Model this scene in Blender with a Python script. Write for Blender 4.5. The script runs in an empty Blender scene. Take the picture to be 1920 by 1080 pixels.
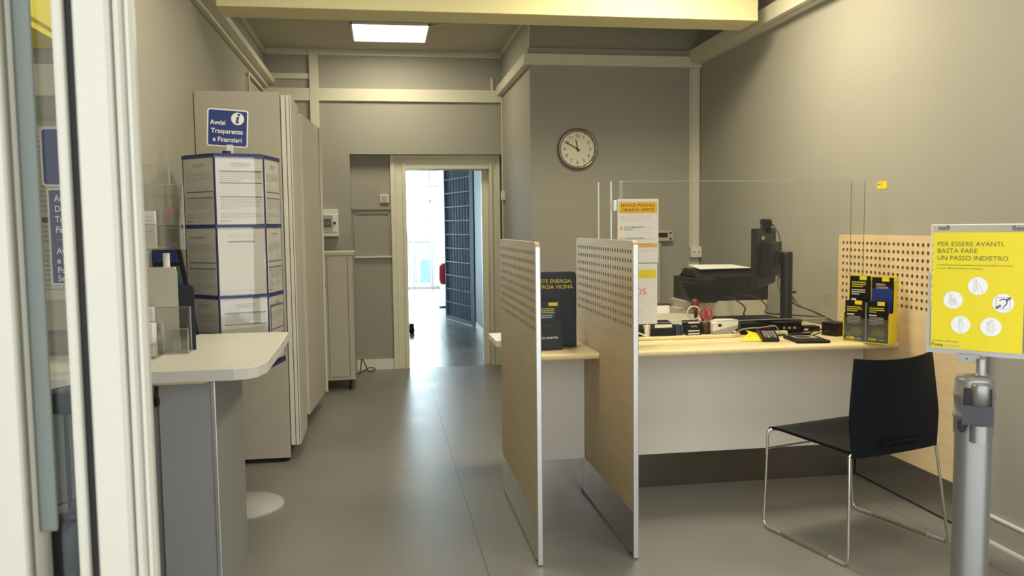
import bpy, bmesh, math, random
from mathutils import Matrix, Vector, Euler
random.seed(7)
PI = math.pi
C = bpy.context.scene.collection
SC = bpy.context.scene

# ------------------------------------------------------------------ camera, light, exposure
def setup_camera():
    yaw, pit, rol = math.radians(8.867), math.radians(4.281), math.radians(-.693)
    fwd = Vector((math.sin(yaw)*math.cos(pit), math.cos(yaw)*math.cos(pit), -math.sin(pit)))
    r = Vector((math.cos(yaw), -math.sin(yaw), 0)); u = r.cross(fwd)
    c, s = math.cos(rol), math.sin(rol)
    r2 = c*r+s*u; u2 = -s*r+c*u
    cam = bpy.data.cameras.new('camera'); co = bpy.data.objects.new('camera', cam); C.objects.link(co)
    co.matrix_world = Matrix(((r2.x, u2.x, -fwd.x, 0), (r2.y, u2.y, -fwd.y, 0), (r2.z, u2.z, -fwd.z, 1.38), (0, 0, 0, 1)))
    cam.sensor_width = 36; cam.lens = 1546.9/1920*36; cam.clip_start = .05; cam.clip_end = 200
    cam.dof.use_dof = True; cam.dof.focus_distance = 4.2; cam.dof.aperture_fstop = 8.0
    SC.camera = co
setup_camera()
SC.view_settings.view_transform = 'Standard'; SC.view_settings.look = 'None'
SC.view_settings.gamma = 1; SC.view_settings.exposure = 0.0
try: SC.view_settings.use_curve_mapping = False
except Exception: pass
W = bpy.data.worlds.new('world'); SC.world = W; W.use_nodes = True
wn = W.node_tree.nodes; wl = W.node_tree.links
bg = wn['Background']
tc = wn.new('ShaderNodeTexCoord'); sx = wn.new('ShaderNodeSeparateXYZ'); rp = wn.new('ShaderNodeValToRGB')
wl.new(tc.outputs['Generated'], sx.inputs[0]); wl.new(sx.outputs['Z'], rp.inputs[0]); wl.new(rp.outputs[0], bg.inputs[0])
rp.color_ramp.elements[0].position = 0.0; rp.color_ramp.elements[0].color = (1.0, .96, .86, 1)
rp.color_ramp.elements[1].position = .6; rp.color_ramp.elements[1].color = (.86, .92, 1.0, 1)
# sky boosted and blued behind the building, to brighten the far window and corridor
mr = wn.new('ShaderNodeMapRange'); mr.inputs['From Min'].default_value = .15; mr.inputs['From Max'].default_value = .9
mr.inputs['To Min'].default_value = 2.25; mr.inputs['To Max'].default_value = 19
wl.new(sx.outputs['Y'], mr.inputs['Value']); wl.new(mr.outputs[0], bg.inputs[1])
tn = wn.new('ShaderNodeMix'); tn.data_type = 'RGBA'; mr2 = wn.new('ShaderNodeMapRange'); mr2.inputs['From Min'].default_value = .15; mr2.inputs['From Max'].default_value = .9
wl.new(sx.outputs['Y'], mr2.inputs['Value']); wl.new(mr2.outputs[0], tn.inputs[0]); wl.new(rp.outputs[0], tn.inputs[6]); tn.inputs[7].default_value = (.66, .85, 1.0, 1); wl.new(tn.outputs[2], bg.inputs[0])

def area(name, loc, rot, sx_, sy_, power, col):
    l = bpy.data.lights.new(name, 'AREA'); l.shape = 'RECTANGLE'; l.size = sx_; l.size_y = sy_; l.energy = power; l.color = col
    o = bpy.data.objects.new(name, l); C.objects.link(o); o.location = loc; o.rotation_euler = rot; return o
WARM = (1.0, .87, .60)
LEDS = [(1.62, 2.3, 13), (1.62, 4.18, 44), (-.12, 3.6, 17), (.105, 7.225, 17)]
for lx, ly, pw in LEDS: area('led_lamp_light', (lx, ly, 3.015), (0, 0, 0), .56, .56, pw, WARM)
# light portals: they only guide the sampling of the sky through the two glazed openings
for nm_, lo_, ro_, a_, b_ in (('portal_back', (-1.0, 18.7, 1.4), (-PI/2, 0, 0), 4.4, 2.8), ('portal_front', (.78, 1.1, 1.28), (PI/2, 0, 0), 2.5, 2.54)):
    area(nm_, lo_, ro_, a_, b_, 1, (1, 1, 1)); bpy.data.lights[nm_].cycles.is_portal = True

# ------------------------------------------------------------------ materials
def mat(name, col, rough=.5, metal=0.0, var=.04, scale=8, bump=0.0, stretch=(1, 1, 1), spec=.5, emit=None, estr=0, coat=0):
    m = bpy.data.materials.new(name); m.use_nodes = True
    n = m.node_tree.nodes; l = m.node_tree.links; b = n['Principled BSDF']
    b.inputs['Roughness'].default_value = rough; b.inputs['Metallic'].default_value = metal
    b.inputs['Specular IOR Level'].default_value = spec
    if coat: b.inputs['Coat Weight'].default_value = coat
    tcn = n.new('ShaderNodeTexCoord'); mp = n.new('ShaderNodeMapping'); mp.inputs['Scale'].default_value = stretch
    ns = n.new('ShaderNodeTexNoise'); ns.inputs['Scale'].default_value = scale; ns.inputs['Detail'].default_value = 4
    l.new(tcn.outputs['Object'], mp.inputs[0]); l.new(mp.outputs[0], ns.inputs[0])
    mx = n.new('ShaderNodeMix'); mx.data_type = 'RGBA'
    c = Vector(col)
    mx.inputs[6].default_value = (*[max(0, x*(1-var)) for x in c], 1); mx.inputs[7].default_value = (*[min(1, x*(1+var)) for x in c], 1)
    l.new(ns.outputs[0], mx.inputs[0]); l.new(mx.outputs[2], b.inputs['Base Color'])
    if bump:
        bp = n.new('ShaderNodeBump'); bp.inputs['Strength'].default_value = bump; bp.inputs['Distance'].default_value = .002
        l.new(ns.outputs[0], bp.inputs['Height']); l.new(bp.outputs[0], b.inputs['Normal'])
    if emit: b.inputs['Emission Color'].default_value = (*emit, 1); b.inputs['Emission Strength'].default_value = estr
    return m
def glassy(name, col=(1, 1, 1), rough=.02, refl=.08, density=.04, edge=(.75, .8, .78)):
    # clear sheet: mostly transparent, fresnel reflection on top, slight body tint
    m = bpy.data.materials.new(name); m.use_nodes = True; n = m.node_tree.nodes; l = m.node_tree.links
    n.remove(n['Principled BSDF']); out = n['Material Output']
    t = n.new('ShaderNodeBsdfTransparent'); t.inputs[0].default_value = (*col, 1)
    d = n.new('ShaderNodeBsdfDiffuse'); d.inputs[0].default_value = (*edge, 1)
    g = n.new('ShaderNodeBsdfGlossy'); g.inputs['Roughness'].default_value = rough
    lw = n.new('ShaderNodeLayerWeight'); lw.inputs[0].default_value = .5
    pw_ = n.new('ShaderNodeMath'); pw_.operation = 'POWER'; pw_.inputs[1].default_value = 5; l.new(lw.outputs['Facing'], pw_.inputs[0])
    f = n.new('ShaderNodeMath'); f.operation = 'MULTIPLY_ADD'; f.inputs[1].default_value = .55; f.inputs[2].default_value = refl*.6; l.new(pw_.outputs[0], f.inputs[0])
    m1 = n.new('ShaderNodeMixShader'); m1.inputs[0].default_value = density
    l.new(t.outputs[0], m1.inputs[1]); l.new(d.outputs[0], m1.inputs[2])
    m2 = n.new('ShaderNodeMixShader'); l.new(f.outputs[0], m2.inputs[0]); l.new(m1.outputs[0], m2.inputs[1]); l.new(g.outputs[0], m2.inputs[2])
    l.new(m2.outputs[0], out.inputs[0]); return m
M = {}
M['wall'] = mat('wall_grey_paint', (.375, .366, .322), .75, var=.03, scale=2.5, bump=.05)
M['ceil'] = mat('ceiling_paint', (.50, .47, .38), .8, var=.02, scale=2)
M['beam'] = mat('beam_cream_yellow_bounce', (.78, .72, .42), .6, var=.02)  # cream paint with the yellow bounce light mixed into its colour
M['trim'] = mat('trunking_cream', (.70, .68, .56), .45, var=.02)
M['cream'] = mat('door_cream_enamel', (.47, .45, .375), .35, var=.02)
M['jamb'] = mat('painted_door_frame', (.80, .78, .64), .45, var=.03)
M['white'] = mat('white_laminate', (.87, .85, .78), .4, var=.02)
M['whitep'] = mat('white_plastic', (.82, .81, .76), .4, var=.02)
M['paper'] = mat('paper', (.80, .78, .74), .6, var=.02)
M['paper2'] = mat('sleeved_paper', (.66, .64, .60), .6, var=.03)
M['whitet'] = mat('table_top_laminate', (.66, .65, .60), .4, var=.02)
M['ink'] = mat('printed_ink', (.12, .12, .13), .6)
M['ink2'] = mat('printed_grey_ink', (.42, .41, .40), .6)
M['ink3'] = mat('printed_light_grey_ink', (.62, .60, .57), .6)
M['blue'] = mat('blue_plastic', (.012, .022, .13), .35)
M['bluesign'] = mat('blue_sign_film', (.014, .034, .20), .4)
M['cab'] = mat('grey_beige_laminate', (.46, .43, .36), .45, var=.03)
M['cab2'] = mat('light_grey_laminate', (.56, .53, .44), .45, var=.03)
M['cabw'] = mat('pale_edge_strip', (.70, .68, .62), .4)
M['black'] = mat('black_plastic', (.007, .007, .008), .4, var=.1, spec=.35)
M['dark'] = mat('dark_gap', (.01, .01, .01), .9)
M['char'] = mat('charcoal_plastic', (.012, .012, .012), .5, spec=.3)
M['navy'] = mat('navy_black_shell', (.004, .006, .012), .45, var=.1, scale=40, bump=.1, spec=.25)
M['navycard'] = mat('navy_card', (.018, .026, .038), .5)
M['chrome'] = mat('chrome', (.80, .78, .74), .12, 1.0)
M['darkchrome'] = mat('dark_chrome', (.32, .30, .26), .18, 1.0)
M['steel'] = mat('brushed_steel', (.56, .54, .50), .34, 1.0, var=.06, scale=30, stretch=(1, 1, .05), bump=.1)
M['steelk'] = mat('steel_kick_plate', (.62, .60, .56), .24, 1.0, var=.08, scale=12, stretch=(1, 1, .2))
M['steelshade'] = mat('shaded_steel_plinth', (.17, .15, .12), .3, .8, var=.15, scale=6)  # plinth metal darkened to stand for the shade under the worktop
M['alu'] = mat('aluminium_edge', (.72, .72, .72), .35, .8)
M['alup'] = mat('silver_painted_post', (.33, .325, .31), .38, .75, var=.03)
M['yellow'] = mat('yellow_card', (.85, .70, .02), .5, var=.02)
M['yellowsign'] = mat('yellow_poster', (.74, .60, .0), .45, var=.02)
M['yellowhdr'] = mat('yellow_header_paint', (.72, .62, .06), .5)
M['orange'] = mat('orange_print', (.85, .47, .03), .5)
M['red'] = mat('red_plastic', (.55, .02, .03), .35)
M['redd'] = mat('dark_red_plastic', (.16, .012, .015), .4)
M['redp'] = mat('red_print', (.80, .12, .08), .5)
M['pinkp'] = mat('pink_card', (.80, .28, .26), .5)
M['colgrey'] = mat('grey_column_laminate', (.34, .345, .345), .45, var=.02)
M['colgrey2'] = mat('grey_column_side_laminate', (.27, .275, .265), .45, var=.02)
M['tubegrey'] = mat('grey_plastic', (.42, .42, .42), .45)
M['brush'] = mat('grey_green_seal', (.12, .14, .12), .5, var=.03)
M['gatem'] = mat('blue_grey_gate_paint', (.30, .37, .46), .6, 0, var=.04)
M['gatel'] = mat('gate_bar_paint', (.42, .50, .58), .5, 0)
M['corr'] = mat('corridor_wall_paint', (.40, .42, .44), .6)
M['green'] = mat('screen_green', (.03, .10, .06), .5)
M['gold'] = mat('yellow_print', (.70, .58, .05), .5)
M['olive'] = mat('dark_olive_print', (.10, .09, .02), .5)
M['mapbl'] = mat('blue_print', (.03, .065, .10), .5)
M['mapgr'] = mat('green_map_print', (.16, .20, .05), .5)
M['cable'] = mat('black_cable', (.015, .015, .015), .5)
M['gcable'] = mat('grey_cable', (.30, .30, .29), .5)
M['brown'] = mat('dark_brown_leather', (.05, .02, .015), .4)
M['belt'] = mat('grey_belt_webbing', (.055, .055, .06), .7, var=.15, scale=90, stretch=(1, 1, 8), bump=.2)
M['beigepc'] = mat('beige_plastic', (.50, .48, .40), .5)
M['dial'] = mat('clock_dial_paper', (.82, .78, .62), .5)
M['led'] = mat('led_diffuser', (1, 1, 1), .5, emit=(1, .96, .78), estr=3.2)
M['reddisp'] = mat('dark_red_display', (.06, .005, .005), .2)
M['turq'] = mat('turquoise_render', (.25, .62, .62), .6)
M['outw'] = mat('pale_outdoor_render', (.75, .78, .78), .7)
M['clear'] = glassy('acrylic_clear', (.985, .99, .98), .02, refl=.055, density=.003)
M['cleare'] = glassy('acrylic_edge', (.85, .87, .85), .05, density=.45, edge=(.85, .87, .84), refl=.4)
M['cleard'] = glassy('acrylic_dark_edge', (.55, .53, .46), .05, density=.3, edge=(.45, .43, .36), refl=.1)
M['pocket'] = glassy('clear_pocket', (.96, .96, .95), .07, refl=.2, density=.02)
M['glass'] = glassy('window_glass', (.95, .97, .96), .01, refl=.04, density=.003)
M['glide'] = glassy('clear_glide', (.85, .84, .80), .1, density=.3)

def wood(name, c1, c2, axis, rough=.35):
    m = bpy.data.materials.new(name); m.use_nodes = True; n = m.node_tree.nodes; l = m.node_tree.links; b = n['Principled BSDF']
    b.inputs['Roughness'].default_value = rough; b.inputs['Specular IOR Level'].default_value = .3
    tcn = n.new('ShaderNodeTexCoord'); mp = n.new('ShaderNodeMapping'); s = [14, 14, 14]; s[axis] = 1.2; mp.inputs['Scale'].default_value = s
    ns = n.new('ShaderNodeTexNoise'); ns.inputs['Scale'].default_value = 3; ns.inputs['Detail'].default_value = 6; ns.inputs['Roughness'].default_value = .6
    r = n.new('ShaderNodeValToRGB'); r.color_ramp.elements[0].position = .3; r.color_ramp.elements[0].color = (*c1, 1)
    r.color_ramp.elements[1].position = .7; r.color_ramp.elements[1].color = (*c2, 1)
    l.new(tcn.outputs['Object'], mp.inputs[0]); l.new(mp.outputs[0], ns.inputs[0]); l.new(ns.outputs[0], r.inputs[0]); l.new(r.outputs[0], b.inputs['Base Color'])
    return m
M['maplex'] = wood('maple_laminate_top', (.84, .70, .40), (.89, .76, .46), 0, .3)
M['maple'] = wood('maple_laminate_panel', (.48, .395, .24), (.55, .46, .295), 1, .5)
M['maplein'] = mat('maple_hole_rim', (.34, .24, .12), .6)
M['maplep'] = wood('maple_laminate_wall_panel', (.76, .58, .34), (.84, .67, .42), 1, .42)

def floor_mat(name, c1, c2, seam, sx_, sy_, rough, ox=0, oy=0):
    m = bpy.data.materials.new(name); m.use_nodes = True; n = m.node_tree.nodes; l = m.node_tree.links; b = n['Principled BSDF']
    tcn = n.new('ShaderNodeTexCoord'); mp = n.new('ShaderNodeMapping'); mp.inputs['Location'].default_value = (ox, oy, 0)
    br = n.new('ShaderNodeTexBrick'); br.offset = 0; br.inputs['Scale'].default_value = 1; br.inputs['Mortar Size'].default_value = .004
    br.inputs['Brick Width'].default_value = sx_; br.inputs['Row Height'].default_value = sy_; br.inputs['Mortar Smooth'].default_value = .3
    ns = n.new('ShaderNodeTexNoise'); ns.inputs['Scale'].default_value = 1.6; ns.inputs['Detail'].default_value = 7; ns.inputs['Roughness'].default_value = .65
    n2 = n.new('ShaderNodeTexNoise'); n2.inputs['Scale'].default_value = 60; n2.inputs['Detail'].default_value = 3
    r = n.new('ShaderNodeValToRGB'); r.color_ramp.elements[0].position = .25; r.color_ramp.elements[0].color = (*c1, 1); r.color_ramp.elements[1].position = .75; r.color_ramp.elements[1].color = (*c2, 1)
    l.new(tcn.outputs['Object'], mp.inputs[0]); l.new(mp.outputs[0], br.inputs[0]); l.new(tcn.outputs['Object'], ns.inputs[0]); l.new(tcn.outputs['Object'], n2.inputs[0])
    l.new(ns.outputs[0], r.inputs[0]); l.new(r.outputs[0], br.inputs['Color1']); l.new(r.outputs[0], br.inputs['Color2']); br.inputs['Mortar'].default_value = (*seam, 1)
    l.new(br.outputs['Color'], b.inputs['Base Color'])
    rr = n.new('ShaderNodeMapRange'); rr.inputs['To Min'].default_value = rough-.08; rr.inputs['To Max'].default_value = rough+.1
    l.new(ns.outputs[0], rr.inputs[0]); l.new(rr.outputs[0], b.inputs['Roughness'])
    bp = n.new('ShaderNodeBump'); bp.inputs['Strength'].default_value = .12; bp.inputs['Distance'].default_value = .001; l.new(n2.outputs[0], bp.inputs['Height']); l.new(bp.outputs[0], b.inputs['Normal'])
    return m
M['floor'] = floor_mat('grey_vinyl_floor', (.195, .19, .18), (.26, .252, .236), (.13, .127, .12), 2.0, 3.42, .34, ox=4.045, oy=3.28)
M['tile'] = floor_mat('polished_stone_tile', (.20, .21, .19), (.44, .44, .39), (.15, .15, .14), .6, .6, .22)
M['pave'] = floor_mat('outdoor_paving', (.40, .39, .36), (.48, .47, .44), (.2, .2, .2), .4, .4, .7)

# ------------------------------------------------------------------ mesh helpers
WM = {}
class MB:
    def __init__(s, m=None): s.v = []; s.f = []; s.mi = []; s.sm = []; s.mats = []; s.M = m or Matrix()
    def _m(s, k):
        mt = M[k]
        if mt not in s.mats: s.mats.append(mt)
        return s.mats.index(mt)
    def add(s, vs, fs, k, smooth=False):
        o = len(s.v); i = s._m(k)
        s.v += [s.M @ Vector(v) for v in vs]
        for f in fs: s.f.append([o+a for a in f]); s.mi.append(i); s.sm.append(smooth)
        return s
    def box(s, x0, x1, y0, y1, z0, z1, k):
        vs = [(x, y, z) for x in (x0, x1) for y in (y0, y1) for z in (z0, z1)]
        return s.add(vs, [(0, 1, 3, 2), (4, 6, 7, 5), (0, 4, 5, 1), (2, 3, 7, 6), (0, 2, 6, 4), (1, 5, 7, 3)], k)
    def prism(s, poly, a, b, axis, k, smooth=False):
        # poly in the two remaining axes, extruded along axis from a to b
        n = len(poly)
        def pt(p, h): q = list(p); q.insert(axis, h); return tuple(q)
        vs = [pt(p, a) for p in poly]+[pt(p, b) for p in poly]
        s.add(vs, [tuple(range(n))[::-1], tuple(range(n, 2*n))], k)
        return s.add(vs, [(i, (i+1) % n, n+(i+1) % n, n+i) for i in range(n)], k, smooth)
    def lathe(s, prof, c, k, n=32, axis=2, smooth=True, caps=True):
        vs = []
        for r, h in prof:
            for i in range(n):
                a = 2*PI*i/n; p = [r*math.cos(a), r*math.sin(a)]; p.insert(axis, h); vs.append((p[0]+c[0], p[1]+c[1], p[2]+c[2]))
        fs = [(j*n+i, j*n+(i+1) % n, (j+1)*n+(i+1) % n, (j+1)*n+i) for j in range(len(prof)-1) for i in range(n)]
        s.add(vs, fs, k, smooth)
        if not caps: return s
        if prof[0][0] > 1e-6: s.add(vs[:n], [tuple(range(n))[::-1]], k)
        if prof[-1][0] > 1e-6: s.add(vs[-n:], [tuple(range(n))], k)
        return s
    def cyl(s, p0, p1, r, k, n=20):
        return s.tube([p0, p1], r, k, n)
    def tube(s, path, r, k, n=10, closed=False):
        P = [Vector(p) for p in path]; m = len(P); vs = []; up = None
        for i, p in enumerate(P):
            if closed: t = (P[(i+1) % m]-P[i-1]).normalized()
            else:
                t = (P[min(i+1, m-1)]-P[max(i-1, 0)]).normalized()
            if up is None:
                up = t.orthogonal().normalized()
            up = (up-t*up.dot(t)).normalized(); w = t.cross(up)
            for j in range(n):
                a = 2*PI*j/n; vs.append(tuple(p+r*(math.cos(a)*up+math.sin(a)*w)))
        fs = [(i*n+j, i*n+(j+1) % n, ((i+1) % m)*n+(j+1) % n, ((i+1) % m)*n+j) for i in range(m if closed else m-1) for j in range(n)]
        s.add(vs, fs, k, True)
        if not closed: s.add(vs[:n], [tuple(range(n))[::-1]], k); s.add(vs[-n:], [tuple(range(n))], k)
        return s
    def quad(s, o, u, v, w, h, k):
        o, u, v = Vector(o), Vector(u), Vector(v)
        return s.add([o, o+u*w, o+u*w+v*h, o+v*h], [(0, 1, 2, 3)], k)
    def poly(s, o, u, v, pts, k):
        o, u, v = Vector(o), Vector(u), Vector(v)
        return s.add([o+u*a+v*b for a, b in pts], [tuple(range(len(pts)))], k)
    def stroke(s, o, u, v, pts, w, k, closed=False):
        n = len(pts)
        for i in range(n if closed else n-1):
            a = Vector(pts[i]); b = Vector(pts[(i+1) % n]); d = (b-a)
            if d.length < 1e-9: continue
            d.normalize(); q = Vector((-d.y, d.x))*w/2; a2 = a-d*w*.4; b2 = b+d*w*.4
            s.poly(o, u, v, [tuple(a2-q), tuple(b2-q), tuple(b2+q), tuple(a2+q)], k)
        return s
    def text(s, t, size, o, u, v, k, align='LEFT', bold=0, wid=1.0):
        cu = bpy.data.curves.new('t', 'FONT'); cu.body = t; cu.size = 1; cu.align_x = align; cu.offset = bold; cu.resolution_u = 3
        ob = bpy.data.objects.new('t', cu); C.objects.link(ob)
        dg = bpy.context.evaluated_depsgraph_get(); me = ob.evaluated_get(dg).to_mesh()
        o, u, v = Vector(o), Vector(u), Vector(v)
        vs = [o+u*(p.co.x*size*wid)+v*(p.co.y*size) for p in me.vertices]; fs = [tuple(p.vertices) for p in me.polygons]
        ob.evaluated_get(dg).to_mesh_clear(); bpy.data.objects.remove(ob); bpy.data.curves.remove(cu)
        if vs: s.add(vs, fs, k)
        return s
    def lines(s, o, u, v, w, h, n, k='ink2', th=.35, para=0, seed=0):
        # rows of tiny print, o = bottom left
        rd = random.Random(seed); st = h/n; o, u, v = Vector(o), Vector(u), Vector(v)
        for i in range(n):
            y = h-(i+.7)*st; x = 0
            end = w*(rd.uniform(.35, .8) if para and i % para == para-1 else rd.uniform(.93, 1))
            while x < end:
                ww = min(end-x, rd.uniform(.06, .16)*w)
                s.quad(o+u*x+v*y, u, v, ww, st*th, k); x += ww+.012*w
        return s
def inv(p): return WM[p.name].inverted() if p is not None else Matrix()
def build(name, mb, parent=None, label=None, bev=0, seg=2, origin=None, solid=0):
    me = bpy.data.meshes.new(name)
    if parent is not None: T = inv(parent)
    else:
        if origin is None:
            xs = [v.x for v in mb.v]; ys = [v.y for v in mb.v]; zs = [v.z for v in mb.v]
            origin = ((min(xs)+max(xs))/2, (min(ys)+max(ys))/2, min(zs))
        T = Matrix.Translation(-Vector(origin))
    me.from_pydata([tuple(T @ v) for v in mb.v], [], mb.f)
    for m in mb.mats: me.materials.append(m)
    me.polygons.foreach_set('material_index', mb.mi); me.polygons.foreach_set('use_smooth', mb.sm)
    bm = bmesh.new(); bm.from_mesh(me); bmesh.ops.remove_doubles(bm, verts=bm.verts, dist=1e-5) if bev else None
    if bev: bmesh.ops.recalc_face_normals(bm, faces=[f for f in bm.faces])
    bm.to_mesh(me); bm.free(); me.update()
    o = bpy.data.objects.new(name, me); C.objects.link(o)
    if parent is not None: o.parent = parent; WM[o.name] = WM[parent.name]
    else: o.location = origin; WM[o.name] = Matrix.Translation(Vector(origin))
    if bev:
        md = o.modifiers.new('bevel', 'BEVEL'); md.width = bev; md.segments = seg; md.limit_method = 'ANGLE'; md.angle_limit = math.radians(40); md.harden_normals = False
    if label: o['label'] = label
    return o
def thing(name, label, cat, loc, rotz=0, group=None):
    o = bpy.data.objects.new(name, None); C.objects.link(o); o.empty_display_size = .05
    o.location = loc; o.rotation_euler = (0, 0, rotz)
    WM[o.name] = Matrix.Translation(Vector(loc)) @ Matrix.Rotation(rotz, 4, 'Z')
    o['label'] = label; o['category'] = cat
    if group: o['group'] = group
    return o
def tag(o, label, cat, group=None):
    o['label'] = label; o['category'] = cat
    if group: o['group'] = group
    return o
def struct(name, mb, bev=0, parent=None):
    o = build(name, mb, parent, bev=bev)
    if parent is None: o['kind'] = 'structure'
    return o
def rrect(x0, x1, y0, y1, r, corners=(1, 1, 1, 1), n=5):
    # corners: bl, br, tr, tl
    out = []
    for (cx, cy, a0, on, kx, ky) in ((x0+r, y0+r, PI, corners[0], x0, y0), (x1-r, y0+r, 1.5*PI, corners[1], x1, y0), (x1-r, y1-r, 0, corners[2], x1, y1), (x0+r, y1-r, .5*PI, corners[3], x0, y1)):
        if on: out += [(cx+r*math.cos(a0+i*PI/2/n), cy+r*math.sin(a0+i*PI/2/n)) for i in range(n+1)]
        else: out.append((kx, ky))
    return out
def smoothpath(pts, n=6):
    P = [Vector(p) for p in pts]; out = []
    for i in range(len(P)-1):
        p0 = P[max(i-1, 0)]; p1 = P[i]; p2 = P[i+1]; p3 = P[min(i+2, len(P)-1)]
        for j in range(n):
            t = j/n
            out.append(.5*((2*p1)+(-p0+p2)*t+(2*p0-5*p1+4*p2-p3)*t*t+(-p0+3*p1-3*p2+p3)*t**3))
    out.append(P[-1]); return out
def fillet(pts, r, n=5):
    P = [Vector(p) for p in pts]; out = [P[0]]
    for i in range(1, len(P)-1):
        a = (P[i-1]-P[i]); b = (P[i+1]-P[i]); ra = min(r, a.length*.45, b.length*.45)
        A = P[i]+a.normalized()*ra; B = P[i]+b.normalized()*ra
        for j in range(n+1):
            t = j/n; out.append((1-t)**2*A+2*t*(1-t)*P[i]+t*t*B)
    out.append(P[-1]); return out
X, Y, Z = Vector((1, 0, 0)), Vector((0, 1, 0)), Vector((0, 0, 1))

# ------------------------------------------------------------------ the setting
XL, XR, YC, XC, YB, ZC = -1.04, 2.56, 6.46, 1.168, 8.1, 3.04
YU = 7.98      # face of the upper back wall, in front of the recess
b = MB(); b.box(-1.9, XR+.2, .9, YB, -.05, 0, 'floor'); struct('floor', b)
b = MB(); b.box(-3.4, 2.4, YB, 20.5, -.05, 0, 'tile'); struct('floor_corridor', b)
b = MB(); b.box(-6, 7, -6, .9, -.06, -.01, 'pave'); struct('ground', b)
b = MB(); b.box(-1.9, XR+.2, 1.1, 8.6, ZC, ZC+.1, 'ceil'); struct('ceiling', b)
b = MB(); b.box(XR, XR+.15, 1.1, YC+.2, 0, ZC, 'wall'); struct('wall_right', b)
b = MB(); b.box(XL-.15, XL, 3.45, 8.3, 0, ZC, 'wall'); struct('wall_left', b)
b = MB(); b.box(-1.75, -1.6, 1.1, 3.45, 0, ZC, 'wall'); struct('wall_front_left', b)
b = MB(); b.box(-1.75, XL-.15, 3.45, 3.6, 0, ZC, 'wall'); struct('wall_alcove', b)
b = MB(); b.box(XC+.15, XR+.15, YC, YC+.15, 0, ZC, 'wall'); struct('wall_clock_side', b)
b = MB(); b.box(XC, XC+.15, YC, 8.3, 0, ZC, 'wall'); struct('wall_passage', b)
b = MB()   # back wall, recessed lower right field with the doorway in it
b.box(XL, -.288, YU, 8.3, 0, ZC, 'wall'); b.box(-.288, XC, YU, 8.3, 2.075, ZC, 'wall')
b.box(-.288, .15, YB, 8.3, 0, 2.075, 'wall'); b.box(1.06, XC, YB, 8.3, 0, 2.075, 'wall'); b.box(.15, 1.06, YB, 8.3, 1.98, 2.075, 'wall')
struct('wall_back', b)
b = MB(); b.box(-1.75, -.60, 1.12, 1.2, -.01, ZC+.1, 'cream'); b.box(-.60, XR+.15, 1.12, 1.2, 2.55, ZC+.1, 'cream'); struct('wall_front', b)
b = MB(); b.box(2.0, XR+.15, 1.12, 1.2, -.01, 2.55, 'wall'); struct('wall_front_blocker', b)  # unseen wall added to cut entrance daylight and its reflection in the guard
b = MB(); b.box(-.90, XR-.2, 4.98, 5.24, 2.646, ZC, 'beam'); struct('beam', b, bev=.004)
# trims
def trim(i, mb, bev=.003): return struct('trim_%d' % i, mb, bev)
b = MB(); b.box(XR-.055, XR, 1.2, YC, 2.655, 2.665, 'trim'); b.box(XR-.10, XR, 1.2, YC, 2.665, 2.765, 'trim'); trim(1, b)
b = MB(); b.box(XC, XR, YC-.055, YC, 2.63, 2.715, 'trim'); b.box(XC-.02, XR, YC-.03, YC, 2.715, 2.765, 'wall'); trim(2, b)
b = MB(); b.box(XC-.055, XC, YC-.055, YU, 2.63, 2.715, 'trim'); trim(3, b)
b = MB(); b.box(2.49, 2.555, YC-.035, YC, 0.7, 2.63, 'trim'); trim(4, b)
b = MB(); b.box(2.475, 2.49, YC-.02, YC, 0.7, 2.63, 'trim'); trim(5, b)
b = MB(); b.box(XL, -.95, 3.6, YU, 2.715, 2.765, 'trim'); b.box(XL, -1.005, 3.6, YU, 2.68, 2.715, 'trim'); trim(6, b)
b = MB(); b.box(-.635, -.555, YU-.035, YU, 0, ZC, 'trim'); trim(7, b)
b = MB(); b.box(XL, -.635, YU-.03, YU, 2.565, 2.68, 'trim'); b.box(-.555, XC, YU-.03, YU, 2.565, 2.68, 'trim'); trim(8, b)
b = MB(); b.box(XL, -.635, YU-.02, YU, 2.765, 2.815, 'trim'); trim(9, b)
b = MB(); b.box(XL, XC, YU-.02, YU, 2.985, ZC, 'trim'); trim(10, b)
b = MB(); b.box(XL, XL+.02, 5.24, YU, 2.985, ZC, 'trim'); trim(11, b)
b = MB(); b.box(XC-.02, XC, YC, YU, 3.0, ZC, 'trim'); trim(12, b)
b = MB(); b.box(XC-.012, XC, YC-.012, YC+.0, 2.765, ZC, 'trim'); trim(13, b)
b = MB(); b.box(1.06, 1.085, YU-.015, YU, 2.68, 2.80, 'trim'); trim(14, b)
b = MB(); b.box(-1.6, XL-.15, 3.44, 3.45, 1.90, 2.02, 'trim'); trim(15, b)
b = MB(); b.box(XC-.014, XC, YU-.03, YU-.016, 0, 2.565, 'trim'); trim(16, b)
b = MB(); b.box(XR-.012, XR, 1.2, 3.2, 0, .115, 'wall'); b.box(XR-.016, XR, 1.2, 3.2, .112, .12, 'whitep'); b.box(XR-.02, XR, 1.2, 3.2, 0, .012, 'whitep'); struct('baseboard_right', b)
b = MB(); b.box(-.288, .09, YB-.012, YB, 0, .10, 'white'); struct('baseboard_back', b)
b = MB()   # blocked-up hatch moulding in the recess
b.box(-.283, .09, YB-.02, YB, 1.555, 1.585, 'wall'); b.box(-.283, .09, YB-.03, YB, 1.09, 1.108, 'trim')
b.box(-.27, -.255, YB-.012, YB, 1.108, 1.53, 'wall'); b.box(.06, .075, YB-.012, YB, 1.108, 1.53, 'wall'); b.box(-.27, .075, YB-.012, YB, 1.515, 1.53, 'wall')
trim(17, b)
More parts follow.
